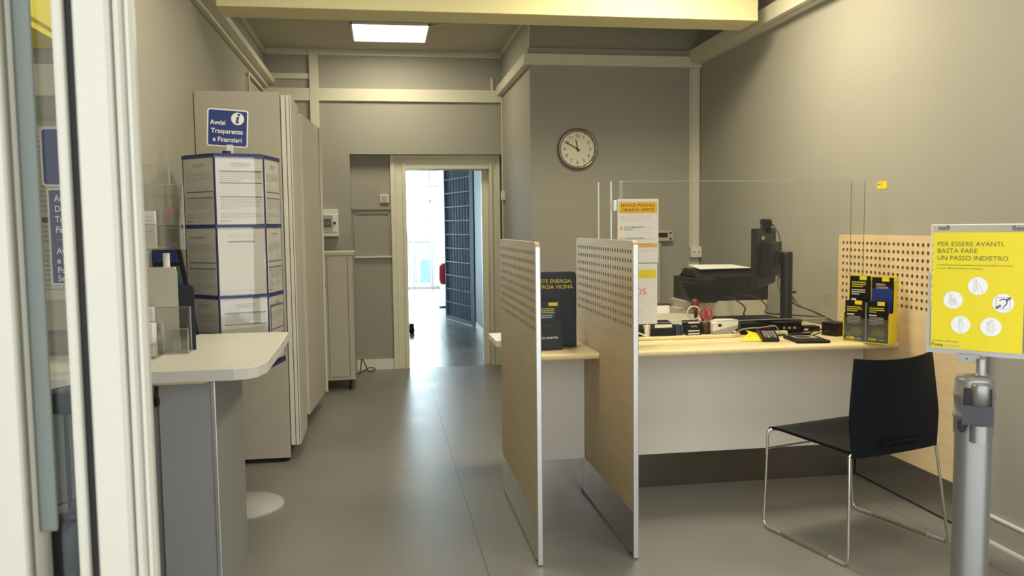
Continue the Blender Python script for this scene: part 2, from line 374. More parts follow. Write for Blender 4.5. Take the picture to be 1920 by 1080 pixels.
# doorway frame
b = MB()
for x0, x1, d in ((.088, .135, .045), (.135, .20, .03), (.20, .238, .045)): b.box(x0, x1, YB-d, YB+.12, 0, 2.03 if x0 > .1 else 2.075, 'jamb')
for x0, x1, d in ((1.045, 1.075, .045), (1.075, 1.12, .03), (1.12, 1.15, .045)): b.box(x0, x1, YB-d, YB+.12, 0, 2.0 if x0 < 1.1 else 2.075, 'jamb')
b.box(.23, 1.045, YB-.045, YB+.12, 1.94, 1.975, 'jamb'); b.box(.135, 1.12, YB-.0301, YB+.12, 1.975, 2.04, 'jamb'); b.box(.135, 1.12, YB-.045, YB+.1, 2.04, 2.075, 'jamb')
b.box(.98, 1.045, YB+.06, YB+.12, 0, 1.94, 'jamb')
door = struct('door_1', b, bev=.004)
# corridor and back room
b = MB(); b.box(1.24, 1.39, YB+.2, 20.5, 0, 2.9, 'corr'); struct('wall_corridor_right', b)
b = MB(); b.box(-.6, -.45, YB+.2, 12.4, 0, 2.9, 'corr'); struct('wall_corridor_left', b)
b = MB(); b.box(-3.4, -.45, 12.4, 12.55, 0, 2.9, 'corr'); struct('wall_back_room_near', b)
b = MB(); b.box(-3.4, -3.25, 12.55, 18.7, 0, 2.9, 'corr'); struct('wall_back_room_left', b)
b = MB(); b.box(-3.4, 2.4, YB+.2, 18.9, 2.75, 2.85, 'white'); struct('ceiling_corridor', b)
b = MB(); b.box(1.235, 1.24, YB+.2, 18.6, 0, .09, 'tubegrey'); struct('baseboard_corridor', b)
b = MB()
Wy = 18.6
for x0, x1, z0, z1 in ((-3.25, 1.24, 2.62, 2.75), (-3.25, 1.24, 2.27, 2.33), (-3.25, 1.24, 1.955, 2.0), (-3.25, 1.24, 0, .06), (.2, .25, 0, 2.7), (1.04, 1.085, 1.94, 2.7), (1.06, 1.12, 0, 1.98), (.66, .70, 0, 1.98), (.66, 1.1, .88, .94)):
    b.box(x0, x1, Wy-(.01 if z1-z0 > .5 else 0), Wy+.06, z0, z1, 'whitep')
for x_ in (-3.2, -2.1, -1.0): b.box(x_, x_+.05, Wy, Wy+.06, 0, 2.7, 'whitep')
win = struct('window_1', b)
b = MB(); b.box(-3.2, 1.24, Wy+.025, Wy+.03, .06, 2.62, 'glass'); build('pane', b, win)
b = MB()
for i in range(14): b.box(-.5+i*.16, -.48+i*.16, 20.3, 20.32, 0, 1.0, 'tubegrey')
b.box(-.6, 2.4, 20.29, 20.33, 1.0, 1.04, 'tubegrey')
tag(build('balcony_railing', b), 'pale metal railing outside the bright window past the corridor', 'railing')
t = thing('building', 'turquoise and white building far outside the bright window', 'building', (4.5, 45, -3))
b = MB(); b.box(1, 8, 45, 50, -3, 1.0, 'outw'); build('wall', b, t)
b = MB(); b.box(2.0, 4.2, 44.9, 45, -2.2, -.4, 'turq'); b.box(5, 6.2, 44.9, 45, -2.2, -.2, 'turq'); build('shutter', b, t, 'turquoise shutter')
area('back_room_fill', (-.3, 17.4, 2.70), (0, 0, 0), 1.1, .5, 70, (.85, .93, 1.0))  # added fill light with a made-up fixture, brightens the backlit window bars
b = MB(); b.box(-.9, .3, 17.1, 17.7, 2.71, 2.75, 'whitep'); tag(build('ceiling_light', b), 'added white fill lamp of the far room, hidden above the doorway', 'ceiling light')
# security gate leaf standing open
p0 = Vector((1.235, 11.30, .015)); p1 = Vector((.945, 12.36, .015)); d = (p1-p0).normalized(); L = (p1-p0).length
Mg = Matrix.Translation(p0) @ Matrix(((d.x, -d.y, 0, 0), (d.y, d.x, 0, 0), (0, 0, 1, 0), (0, 0, 0, 1)))
t = thing('security_gate', 'blue-grey barred metal gate folded open in the corridor behind the doorway', 'gate', p0)
b = MB(Mg); b.box(0, .06, -.03, .03, 0, 2.45, 'gatem'); b.box(L-.03, L, -.03, .03, 0, 2.45, 'gatem'); b.box(0, L, -.03, .03, 0, .05, 'gatem'); b.box(0, L, -.03, .03, 2.4, 2.45, 'gatem'); b.box(-.10, -.01, -.04, .04, 0, 2.45, 'gatem')
build('gate_frame', b, t, bev=.003)
b = MB(Mg); b.box(.05, L-.02, -.012, -.006, .05, 2.4, 'gatem'); build('backing_sheet', b, t)
for i in range(1, 9):
    b = MB(Mg); x = .05+i*(L-.08)/9; b.cyl((x, .012, .05), (x, .012, 2.4), .008, 'gatel', 8); build('bar', b, t)
for i in range(1, 12):
    b = MB(Mg); z = .05+i*.2; b.box(.05, L-.03, .012, .026, z, z+.012, 'gatel'); build('crossbar', b, t)
b = MB(); b.lathe([(0, 0), (.03, .0), (.035, .02), (.035, .06), (.02, .08), (0, .08)], (.352, 10.8, 0), 'black'); b.box(.32, .38, 10.75, 10.85, .05, .13, 'black')
tag(build('door_stop', b, bev=.004), 'small black object on the corridor floor by the left doorpost', 'door stop')
b = MB(); b.lathe([(0, 0), (.10, .0), (.13, .1), (.13, .3), (.09, .36), (0, .36)], (1.07, 14.2, .4), 'red'); b.lathe([(.02, 0), (.02, .4)], (1.07, 14.2, 0), 'black'); b.lathe([(.14, 0), (.14, .02), (0, .03)], (1.07, 14.2, 0), 'black')
tag(build('stool', b), 'red rounded seat just showing behind the open gate', 'stool')
b = MB(); b.box(1.15, 1.24, 9.3, 9.33, 1.0, 1.015, 'char'); tag(build('wall_hook', b), 'thin dark handle on the corridor wall right of the doorway', 'handle')

# ------------------------------------------------------------------ shop front: the sliding door leaf we look past
YD = 1.2
t = thing('door_2', 'cream sliding door edge', 'door', (-.45, YD, 0)); t['kind'] = 'structure'; del t['label']; del t['category']
b = MB(); b.box(-.62, -.488, YD-.02, YD+.05, 0, 2.55, 'cream'); build('jamb', b, t, bev=.006)
b = MB(); b.prism([(-.488, YD+.005), (-.478, YD-.012), (-.478, YD+.05), (-.488, YD+.05)], 0, 2.55, 2, 'cream'); build('jamb_edge', b, t)
b = MB(); b.box(-.478, -.454, YD, YD+.008, 1.0-.035, 2.55, 'brush'); build('seal_strip', b, t, 'grey-green seal strip', bev=.004)
b = MB(); b.box(-.426, -.411, YD-.01, YD+.035, 0, 2.55, 'cream'); build('thin_stile', b, t, bev=.005)
b = MB(); b.box(-.411, -.398, YD, YD+.03, 0, 2.55, 'char'); build('rubber_seal', b, t, 'dark rubber seal')
b = MB(); b.prism([(-.398, YD-.012), (-.394, YD-.018), (-.357, YD-.018), (-.352, YD-.012), (-.350, YD-.004), (-.347, YD-.012), (-.340, YD-.015), (-.335, YD-.006), (-.332, YD-.012), (-.328, YD-.012), (-.324, YD-.004), (-.325, YD+.012), (-.398, YD+.035)], 0, 2.55, 2, 'cream')
build('wide_stile', b, t)
b = MB(); b.lathe([(0, 0), (.034, 0), (.036, .01), (.036, .075), (.030, .088), (0, .09)], (-.458, 1.27, .875), 'black'); b.box(-.462, -.43, 1.25, 1.30, .85, .975, 'black'); b.cyl((-.432, 1.245, .90), (-.432, 1.262, .90), .007, 'steel', 12)
b.box(-.475, -.432, 1.25, 1.3, 0, .875, 'black')
build('bottom_guide', b, t, 'black closer block', bev=.003)
b = MB(); b.box(-.454, -.426, YD+.012, YD+.016, 0, 2.55, 'glass'); build('pane', b, t)

# yellow header box seen high through the glazing
b = MB(); b.box(-1.59, -1.15, 1.6, 3.4, 2.069, 2.087, 'yellowhdr'); b.box(-1.6, -1.165, 1.6, 3.4, 2.087, 2.105, 'yellowhdr'); b.box(-1.6, -1.15, 1.6, 3.4, 2.105, 2.6, 'yellowhdr')
tag(build('header_box', b), 'yellow box header high on the left wall behind the glass door', 'header')

# ------------------------------------------------------------------ ceiling lights
def led(x, y, label, grp='square ceiling light panels'):
    t = thing('ceiling_light', label, 'ceiling light', (x, y, ZC), group=grp)
    b = MB(); s = .32
    for x0, x1, y0, y1 in ((x-s, x+s, y-s, y-s+.012), (x-s, x+s, y+s-.012, y+s), (x-s, x-s+.012, y-s, y+s), (x+s-.012, x+s, y-s, y+s)): b.box(x0, x1, y0, y1, ZC-.018, ZC, 'whitep')
    build('frame', b, t)
    b = MB(); b.box(x-s+.012, x+s-.012, y-s+.012, y+s-.012, ZC-.012, ZC, 'led'); build('diffuser', b, t)
led(LEDS[3][0], LEDS[3][1], 'glowing white square ceiling light before the back wall')
for (lx, ly, pw), s_ in zip(LEDS[:3], ('above the chair near the entrance', 'above the long counter before the beam', 'above the left-hand writing table')): led(lx, ly, 'square ceiling light ' + s_)

# ------------------------------------------------------------------ wall clock
t = thing('wall_clock', 'round chrome-rimmed wall clock showing ten to twelve on the grey wall', 'clock', (1.543, YC, 1.983))
cc = (1.543, 0, 1.983)
b = MB(); b.lathe([(.150, YC-.001), (.160, YC-.004), (.162, YC-.03), (.156, YC-.046), (.146, YC-.048), (.139, YC-.04), (.136, YC-.02)], cc, 'darkchrome', 48, 1, caps=False); build('rim', b, t, 'chrome rim')
b = MB(); b.lathe([(.138, YC-.001), (.138, YC-.02)], cc, 'dial', 48, 1)
yo = YC-.0205
for i in range(60):
    a = i*PI/30; r0 = .131 if i % 5 else .125; pu = Vector((math.sin(a), 0, math.cos(a))); q = Vector((math.cos(a), 0, -math.sin(a)))
    w = .0012 if i % 5 else .003
    b.quad(Vector((1.543, yo, 1.983))+pu*r0-q*w/2, q, pu, w, .136-r0, 'ink2' if i % 5 else 'ink')
for i in range(1, 13):
    a = i*PI/6; b.text(str(i), .036, (1.543+.104*math.sin(a), yo, 1.983+.104*math.cos(a)-.012), X, Z, 'ink', 'CENTER', .014, 1.15)
b.text('quartz', .008, (1.543, yo, 1.983-.055), X, Z, 'ink3', 'CENTER')
build('dial', b, t)
def hand(nm, ang, ln, w, y):
    a = math.radians(ang); pu = Vector((math.sin(a), 0, math.cos(a))); q = Vector((math.cos(a), 0, -math.sin(a))); o = Vector((1.543, y, 1.983))
    vs = [o-q*w-pu*.022, o+q*w-pu*.022, o+q*w*.8+pu*ln, o-q*w*.8+pu*ln]; vs += [v+Y*.002 for v in vs]
    b = MB(); b.add(vs, [(0, 1, 2, 3), (7, 6, 5, 4), (0, 4, 5, 1), (1, 5, 6, 2), (2, 6, 7, 3), (3, 7, 4, 0)], 'black'); build(nm, b, t)
hand('hour_hand', -11, .075, .0042, YC-.025); hand('minute_hand', -60, .108, .0036, YC-.03)

# ------------------------------------------------------------------ counter: dividers with drilled holes
PITCH = .038; HR = .0094
def perforated(b, x0, x1, ya, nc, z_top, nr, face, rim):
    # drilled field; outward faces at x0 and x1. returns extents
    n = 16
    for r in range(nr):
        for c in range(nc):
            cy = ya+(c+.5)*PITCH; cz = z_top-(r+.5)*PITCH
            out = []; inn = []
            for i in range(n):
                a = 2*PI*i/n; ca, sa = math.cos(a), math.sin(a); k = (PITCH/2)/max(abs(ca), abs(sa))
                out.append((cy+ca*k, cz+sa*k)); inn.append((cy+ca*HR, cz+sa*HR))
            vs = [(x0, *p) for p in out]+[(x0, *p) for p in inn]+[(x1, *p) for p in out]+[(x1, *p) for p in inn]
            f = []; g = []
            for i in range(n):
                j = (i+1) % n
                f.append((i, n+i, n+j, j)); f.append((2*n+i, 2*n+j, 3*n+j, 3*n+i)); g.append((n+i, 3*n+i, 3*n+j, n+j))
            b.add(vs, f, face); b.add(vs, g, rim, True)
    return ya, ya+nc*PITCH, z_top-nr*PITCH, z_top
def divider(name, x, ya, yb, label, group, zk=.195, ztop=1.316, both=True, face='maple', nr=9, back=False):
    t = thing(name, label, 'panel', (x, (ya+yb)/2, 0), group=group); th = .019
    x0, x1 = (x-th/2, x+th/2)
    nc = int((yb-ya-.03)/PITCH); gy = ya+.018; zt = ztop-.026
    b = MB(); y0, y1, z0, z1 = perforated(b, x0, x1, gy, nc, zt, nr, face, 'maplein')
    b.box(x0, x1, ya+.004, yb, zk, z0, face); b.box(x0, x1, ya+.004, y0, z0, z1, face); b.box(x0, x1, y1, yb, z0, z1, face)
    pl = [(ya+.004, z1)]+[(yb, z1), (yb, ztop-.02), (yb-.02, ztop), (ya+.02, ztop)]
    pl = [(ya+.004, z1), (yb, z1)]+[(yb-.02+.02*math.cos(a), ztop-.02+.02*math.sin(a)) for a in (0, .4, .8, 1.2, PI/2)]+[(ya+.024+.02*math.cos(a), ztop-.02+.02*math.sin(a)) for a in (PI/2, PI/2+.4, PI/2+.8, PI/2+1.2, PI)]
    b.prism(pl, x0, x1, 0, face); build('board', b, t)
    if back:
        b = MB(); b.box(x1, x1+.004, ya, yb, zk, ztop, 'maplein'); build('backing', b, t)
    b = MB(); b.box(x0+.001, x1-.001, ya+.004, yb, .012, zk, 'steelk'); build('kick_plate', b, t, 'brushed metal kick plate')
    b = MB(); b.box(x0-.0015, x1+.0015, ya-.004, ya+.006, .004, ztop-.018, 'alu'); build('edge_profile', b, t, 'aluminium edge strip', bev=.003)
    for y in (ya+.06, yb-.06):
        b = MB(); b.lathe([(.008, 0), (.008, .013)], (x, y, 0), 'black', 12); build('foot', b, t)
    return t
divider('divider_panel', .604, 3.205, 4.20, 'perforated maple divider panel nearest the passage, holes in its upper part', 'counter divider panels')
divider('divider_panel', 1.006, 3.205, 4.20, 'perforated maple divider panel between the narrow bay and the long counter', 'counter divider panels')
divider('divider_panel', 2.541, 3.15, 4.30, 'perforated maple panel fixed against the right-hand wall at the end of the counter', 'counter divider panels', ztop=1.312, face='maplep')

# counter desk
t = thing('service_counter', 'long service counter with rounded maple top and white front', 'counter', (1.6, 4.2, 0))
def nose(y0, y1, z0, z1, x0, x1, k, b, n=6):
    r = (z1-z0)/2; pl = [(y1, z0), (y1, z1)]+[(y0+r-r*math.sin(i*PI/n), (z0+z1)/2+r*math.cos(i*PI/n)) for i in range(n+1)]
    b.prism(pl, x0, x1, 0, k, True)
b = MB()
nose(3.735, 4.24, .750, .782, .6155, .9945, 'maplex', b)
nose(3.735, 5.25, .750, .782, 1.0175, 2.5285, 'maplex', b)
# a piece behind the first divider towards the passage
build('worktop', b, t, bev=0)
b = MB(); b.box(.575, .99, 4.245, 4.57, .752, .782, 'white'); build('return_shelf', b, t, 'white return shelf')
b = MB(); pl = [(1.0175, 4.07), (1.80, 4.07), (1.86, 4.10), (1.88, 4.16), (1.88, 4.22), (1.0175, 4.22)]
b.prism(pl, .782, .800, 2, 'maplex'); build('raised_ledge', b, t, bev=.006, seg=3)
b = MB(); b.box(.6155, .9945, 4.033, 4.051, .195, .75, 'white'); b.box(1.0175, 2.5285, 4.033, 4.051, .195, .75, 'white'); build('front_panel', b, t)
b = MB(); b.box(.6155, .9945, 4.10, 4.115, .0, .25, 'steelk'); b.box(1.0175, 2.5285, 4.10, 4.115, 0, .25, 'steelshade'); build('plinth', b, t, 'metal plinth, long run painted darker for the shade under the counter')
for x0 in (.70, 1.6, 2.4):
    b = MB(); b.box(x0, x0+.03, 4.14, 4.24 if x0 < 1 else 4.85, 0, .75, 'cab'); build('leg', b, t)

# sneeze guard
t = thing('sneeze_guard', 'clear acrylic sneeze guard standing on the long counter', 'screen', (1.75, 3.93, .8))
Mz = [(1.08, 4.06), (1.115, 3.955), (1.15, 3.93), (2.35, 3.93), (2.378, 3.93), (2.462, 3.945)]
def sheet(pts, z0, z1, th, k, b):
    for (xa, ya), (xb, yb) in zip(pts[:-1], pts[1:]):
        d = Vector((xb-xa, yb-ya, 0)).normalized(); nn = Vector((-d.y, d.x, 0))*th/2
        A = Vector((xa, ya, 0)); B = Vector((xb, yb, 0))
        vs = [A-nn, B-nn, B+nn, A+nn]; vs = [v+Z*z0 for v in vs]+[v+Z*z1 for v in vs]
        b.add(vs, [(0, 1, 5, 4), (2, 3, 7, 6)], k)
        b.add([v+Z*.0 for v in vs], [(0, 3, 2, 1), (4, 5, 6, 7)], 'cleare')
b = MB(); sheet(Mz[1:5], .892, 1.592, .004, 'clear', b); b.box(1.15, 2.378, 3.928, 3.932, 1.590, 1.5935, 'cleare'); b.box(1.15, 2.378, 3.928, 3.932, .889, .892, 'cleare'); build('screen_sheet', b, t)
b = MB(); sheet(Mz[:2], .80, 1.595, .005, 'clear', b)
for x_, y_ in ((1.115, 3.955), (1.08, 4.06)): b.box(x_-.003, x_+.003, y_-.004, y_+.004, .802, 1.595, 'cleare')  # pale strips stand in for the bright vertical highlights on this wing
build('side_wing', b, t)
b = MB(); sheet(Mz[4:], .784, 1.592, .004, 'clear', b)
for x_, y_ in ((2.378, 3.93), (2.462, 3.945)): b.box(x_-.001, x_+.001, y_-.0015, y_+.0015, .784, 1.592, 'cleard')
build('side_wing', b, t)
for z_ in (1.45, 1.10):
    b = MB(); b.box(1.12, 1.137, 3.925, 3.945, z_, z_+.05, 'cleare'); build('clip', b, t, bev=.002)

# notices hanging on the guard
t = thing('paper_notice', 'white notice with orange header hung on the acrylic screen', 'notice', (1.24, 3.915, 1.19))
b = MB(); b.box(1.138, 1.346, 3.9185, 3.9200, 1.193, 1.506, 'paper'); o = Vector((1.138, 3.9182, 1.193)); u, v = X, Z
b.quad(o+u*.006+v*.243, u, v, .195, .056, 'orange')
b.text('SERVIZI POSTALI', .0225, o+u*.103+v*.274, u, v, 'ink', 'CENTER', 0, 1.05).text('ORARIO LIMITE', .0225, o+u*.103+v*.252, u, v, 'ink', 'CENTER', 0, 1.05)
o2 = Vector((1.138, 3.9178, 1.193))
b.lines(o+u*.014+v*.205, u, v, .17, .03, 3, 'ink3', .3, 3, 1)
for z_, s1, s2 in ((.17, 'RACCOMANDATE', 'PACCHI'), (.115, 'CORRISPONDENZA', '')):
    b.poly(o+u*.018+v*z_, u, v, [(.009*math.cos(a*PI/6), .009*math.sin(a*PI/6)) for a in range(12)], 'orange')
    b.text(s1, .0115, o+u*.034+v*(z_+.001), u, v, 'ink', 'LEFT', .02); b.text(s2, .0115, o+u*.034+v*(z_-.011), u, v, 'ink', 'LEFT', .02)
    b.text('ore 11:00', .010, o+u*.135+v*z_, u, v, 'ink2'); b.quad(o+u*.034+v*(z_-.024), u, v, .14, .001, 'ink3')
b.quad(o+u*.006+v*.075, u, v, .195, .02, 'orange'); b.lines(o2+u*.05+v*.079, u, v, .13, .013, 2, 'ink2', .35, 0, 3); b.lines(o+u*.09+v*.048, u, v, .1, .018, 2, 'ink3', .3, 2, 4)
build('sheet', b, t)
t = thing('paper_notice', 'white notice with yellow box and red lettering below the orange one', 'notice', (1.24, 3.915, .885))
b = MB(); b.box(1.132, 1.340, 3.9185, 3.9200, .888, 1.188, 'paper'); o = Vector((1.132, 3.9182, .888))
b.quad(o+u*.02+v*.228, u, v, .182, .042, 'yellow'); b.lines(Vector((1.132, 3.9178, .888))+u*.06+v*.233, u, v, .125, .032, 3, 'gold', .4, 0, 5)
b.text('SOS', .046, o+u*.072+v*.147, u, v, 'redp'); b.quad(o+u*.02+v*.105, u, v, .175, .001, 'ink3')
for z_ in (.12, .065, .05): b.quad(o+u*.10+v*z_, u, v, .035, .0015, 'ink2')
build('sheet', b, t)

# ------------------------------------------------------------------ things on the counter (narrow bay): energy leaflet stand
t = thing('leaflet_stand', 'dark navy cardboard energy leaflet stand in the narrow bay', 'leaflet stand', (.80, 3.92, .783))
b = MB(); b.prism(rrect(.60+.022, .935, .783, 1.155, .02, (0, 0, 1, 1)), 3.945, 3.955, 1, 'navycard'); o = Vector((.622, 3.9445, .783))
b.text('POSTE ENERGIA,', .0265, (.915, 3.9445, 1.101), X, Z, 'gold', 'RIGHT', .005); b.text('ENERGIA VICINA.', .0265, (.923, 3.9445, 1.073), X, Z, 'gold', 'RIGHT', .005)
b.box(.9, .93, 3.955, 4.03, .783, .80, 'navycard'); build('backboard', b, t)
b = MB(); b.box(.70, .846, 3.865, 3.945, .783, .93, 'navycard'); b.text('poste', .019, (.722, 3.8645, .838), X, Z, 'paper'); b.text('energia', .019, (.768, 3.8645, .838), X, Z, 'paper', 'LEFT', .02)
b.quad((.755, 3.8645, .893), X, Z, .045, .016, 'brown'); build('pocket_box', b, t)
b = MB(); b.box(.70, .838, 3.88, 3.935, .80, 1.012, 'navycard'); b.quad((.782, 3.8795, .995), X, Z, .045, .016, 'yellow'); b.quad((.72, 3.8795, .93), X, Z, .095, .05, 'mapbl')
b.lines((.724, 3.8793, .958), X, Z, .09, .028, 3, 'gold', .4, 0, 9); b.lines((.724, 3.8790, .935), X, Z, .08, .018, 2, 'ink3', .5, 0, 10); build('leaflets', b, t)

# yellow leaflet holder with four pockets at the right end
lt = Matrix.Translation((2.387, 3.762, .783)) @ Matrix.Rotation(math.radians(-55), 4, 'Z')
t = thing('leaflet_holder', 'yellow four-pocket leaflet holder at the right end of the counter', 'leaflet holder', (2.387, 3.762, .783), math.radians(-55))
b = MB(lt)
for sx_ in (-1, 1):
    x = sx_*.112; b.prism([(-.045, 0), (.052, 0), (.056, .328), (.02, .328), (.012, .15), (-.045, .145)], x-.0015, x+.0015, 0, 'yellow')
b.box(-.112, .112, .052, .056, 0, .328, 'yellow'); b.box(-.112, .112, -.045, .052, 0, .004, 'yellow'); b.box(-.112, .112, .028, .031, .004, .31, 'yellow')
b.box(-.112, .112, -.0455, -.0435, .004, .12, 'pocket'); b.box(-.001, .001, -.046, .0, .004, .2, 'cleare')
build('holder_body', b, t)
def leaflet(x, y, z, kind, seed):
    b = MB(lt @ Matrix.Translation((x, y, z)) @ Matrix.Diagonal((.93, 1, 1.22, 1)) @ Matrix.Translation((-x, -y, -z))); w, h = .108, .165
    b.box(x-w/2, x+w/2, y, y+.012, z, z+h, 'black'); o = Vector((x-w/2, y-.0006, z)); 
    b.quad(o+X*.052+Z*(h-.016), X, Z, .038, .016, 'yellow')
    if kind == 0:
        b.quad(o+X*0, X, Z, w, .062, 'mapbl'); b.poly(o+Vector((0, -.0004, 0)), X, Z, [(.015, .02), (.03, .045), (.055, .055), (.085, .05), (.095, .03), (.07, .018), (.04, .026)], 'mapgr')
        b.quad(o+X*.006+Z*.006+Y*-.0005, X, Z, .044, .010, 'yellow'); b.text('poste', .010, o+X*.066+Z*.008+Y*-.0006, X, Z, 'paper', 'LEFT', .03)
        b.lines(o+X*.01+Z*.118, X, Z, .082, .024, 3, 'gold', .45, 3, seed); b.quad(o+X*.01+Z*.106, X, Z, .04, .005, 'paper'); b.lines(o+X*.012+Z*.068, X, Z, .075, .034, 6, 'ink2', .5, 6, seed+1)
    elif kind == 1:
        b.lines(o+X*.01+Z*.118, X, Z, .082, .026, 3, 'gold', .45, 3, seed); b.lines(o+X*.01+Z*.086, X, Z, .075, .026, 3, 'ink3', .5, 3, seed+1)
        b.quad(o+X*.01+Z*.065, X, Z, .025, .008, 'paper')
    else:
        b.quad(o, X, Z, w, .12, 'bluesign'); b.text('ENERGIA', .0125, o+X*.02+Z*.132-Y*.0003, X, Z, 'paper'); b.text('CONDIVISA', .0125, o+X*.02+Z*.120-Y*.0003, X, Z, 'paper')
        b.stroke(o-Y*.0005, X, Z, [(.015, .018), (.052, .042), (.10, .016)], .005, 'paper')
    return build('leaflet', b, t)
leaflet(-.056, .012, .125, 1, 1); leaflet(.055, .012, .122, 2, 2)
leaflet(-.056, -.038, .006, 0, 3); leaflet(.055, -.038, .006, 0, 4)

# card terminal with yellow tag
tm = Matrix.Translation((1.935, 3.93, .783)) @ Matrix.Rotation(math.radians(-12), 4, 'Z')
t = thing('card_terminal', 'black card payment terminal on the counter edge', 'card terminal', (1.935, 3.93, .783), math.radians(-12))
b = MB(tm); b.prism([(-.06, 0), (.09, 0), (.09, .05), (.05, .055), (-.055, .018)], -.042, .042, 0, 'black'); build('body', b, t, bev=.005)
b = MB(tm)
for i in range(4):
    for j in range(4):
        x = -.03+j*.016; y = -.045+i*.018; z = .0215+(y+.055)*.352
        b.box(x, x+.012, y, y+.011, z-.004, z+.003, ('redp', 'gold', 'mapgr', 'tubegrey')[j] if i == 0 else 'tubegrey')
build('keypad', b, t)
b = MB(tm); b.box(-.033, .033, .03, .048, .05, .0585, 'reddisp'); b.prism([(-.05, .03), (-.05, .05), (.0, .075), (0, .055)], -.04, .04, 0, 'black') if False else None; build('screen', b, t)
b = MB(); b.add([(1.79, 3.945, .784), (1.90, 3.895, .784), (1.955, 3.985, .80), (1.87, 4.06, .822), (1.86, 4.0, .815)], [(0, 1, 2, 4), (4, 2, 3)], 'yellow')
vs = [(1.79, 3.945, .7835), (1.90, 3.895, .7835), (1.955, 3.985, .7995), (1.87, 4.059, .8215), (1.86, 4.0, .8145)]; b.add(vs, [(4, 2, 1, 0), (3, 2, 4)], 'yellow')
b.stroke((1.85, 3.965, .803), Vector((.87, .5, .05)), Vector((-.35, .6, .5)).normalized(), [(0, 0), (.03, 0)], .006, 'ink')
tag(build('yellow_note', b), 'folded yellow paper note beside the card terminal', 'note')
# signature pad
pm = Matrix.Translation((2.12, 3.895, .783)) @ Matrix.Rotation(math.radians(-8), 4, 'Z')
t = thing('signature_pad', 'flat dark grey signature pad lying on the counter', 'signature pad', (2.12, 3.895, .783), math.radians(-8))
b = MB(pm); b.prism(rrect(-.085, .085, -.115, .10, .012), 0, .012, 2, 'char'); build('body', b, t, bev=.003)
b = MB(pm); b.box(-.055, .06, -.02, .075, .0122, .0135, 'ink2'); b.box(-.045, .03, .0, .05, .0136, .014, 'black'); build('writing_area', b, t)
b = MB(pm); b.cyl((-.05, .085, .017), (.06, .09, .017), .0045, 'black', 10); build('pen', b, t)
# power adapter cube
b = MB(Matrix.Translation((2.37, 4.04, .783)) @ Matrix.Rotation(math.radians(20), 4, 'Z')); b.box(-.055, .055, -.045, .045, 0, .068, 'black'); b.box(-.05, .05, -.0465, -.045, .008, .06, 'char')
tag(build('speaker_box', b, bev=.006), 'small black box behind the yellow leaflet holder', 'box')

# ------------------------------------------------------------------ behind the guard
def at(u, y): return (.3195+.000713*(u-1200)+(-.0000000))*y
# computer base
b = MB(); b.box(1.89, 2.24, 4.16, 4.55, .782, .842, 'black'); b.box(1.90, 2.23, 4.156, 4.16, .80, .825, 'char')
for i in range(3): b.box(2.13+i*.03, 2.145+i*.03, 4.155, 4.158, .806, .820, 'steel')
tag(build('computer', b, bev=.004), 'flat black desktop computer lying under the monitor stand', 'computer')
# monitor
t = thing('monitor', 'black flat monitor seen from behind with round stand', 'monitor', (2.16, 4.36, .843))
pa = Vector((1.938, 4.12, 0)); pb = Vector((2.262, 4.55, 0)); d = (pb-pa).normalized(); nr_ = Vector((d.y, -d.x, 0)); Lm = (pb-pa).length
mm = Matrix(((d.x, nr_.x, 0, pa.x), (d.y, nr_.y, 0, pa.y), (0, 0, 1, 0), (0, 0, 0, 1)))
b = MB(mm); b.box(0, Lm, -.012, .012, 1.03, 1.352, 'black'); b.box(.01, Lm-.01, .012, .018, 1.04, 1.34, 'char'); b.box(.13, .2, .018, .0185, 1.29, 1.31, 'ink3'); build('screen', b, t, bev=.004)
b = MB(mm); b.box(.10, .40, .018, .075, 1.09, 1.275, 'char'); b.box(.2, .3, .0755, .078, 1.14, 1.24, 'black'); build('rear_housing', b, t, bev=.012)
b = MB(mm); b.box(.21, .29, .078, .095, 1.15, 1.23, 'black'); b.box(.235, .265, .09, .12, 1.175, 1.205, 'black'); build('mount_arm', b, t)
pc = mm @ Vector((.25, .128, 0))
b = MB(); b.lathe([(.032, .852), (.032, 1.215), (.028, 1.222), (0, 1.222)], (pc.x, pc.y, 0), 'black', 24); b.cyl((pc.x, pc.y-.02, 1.0), (pc.x+.045, pc.y-.02, 1.0), .006, 'black', 8); build('pole', b, t)
b = MB(); b.lathe([(0, .843), (.125, .843), (.12, .851), (.03, .856)], (pc.x-.04, pc.y, 0), 'black', 36); build('stand_base', b, t)
# webcam
t = thing('webcam', 'small black webcam clipped on top of the monitor', 'webcam', (2.09, 4.32, 1.352))
wc = Vector((2.105, 4.33, 1.372))
b = MB(); b.box(wc.x-.02, wc.x+.025, wc.y-.02, wc.y+.02, 1.3525, 1.366, 'black'); b.box(wc.x+.012, wc.x+.03, wc.y-.02, wc.y+.02, 1.325, 1.36, 'black'); build('clip', b, t, bev=.002)
b = MB(); b.cyl((wc.x-.02, wc.y-.01, 1.385), (wc.x+.03, wc.y+.01, 1.385), .020, 'char', 18); build('camera_head', b, t)
b = MB(); b.lathe([(0, -.006), (.006, 0), (0, .006)], (wc.x+.045, wc.y, 1.37), 'black', 10); b.cyl((wc.x+.02, wc.y, 1.368), (wc.x+.045, wc.y, 1.37), .004, 'black', 8)
b.tube(smoothpath([(wc.x+.045, wc.y, 1.37), (wc.x+.075, wc.y-.01, 1.32), (wc.x+.08, wc.y-.02, 1.25), (wc.x+.05, wc.y-.02, 1.22)]), .0025, 'cable', 6); build('cable', b, t)

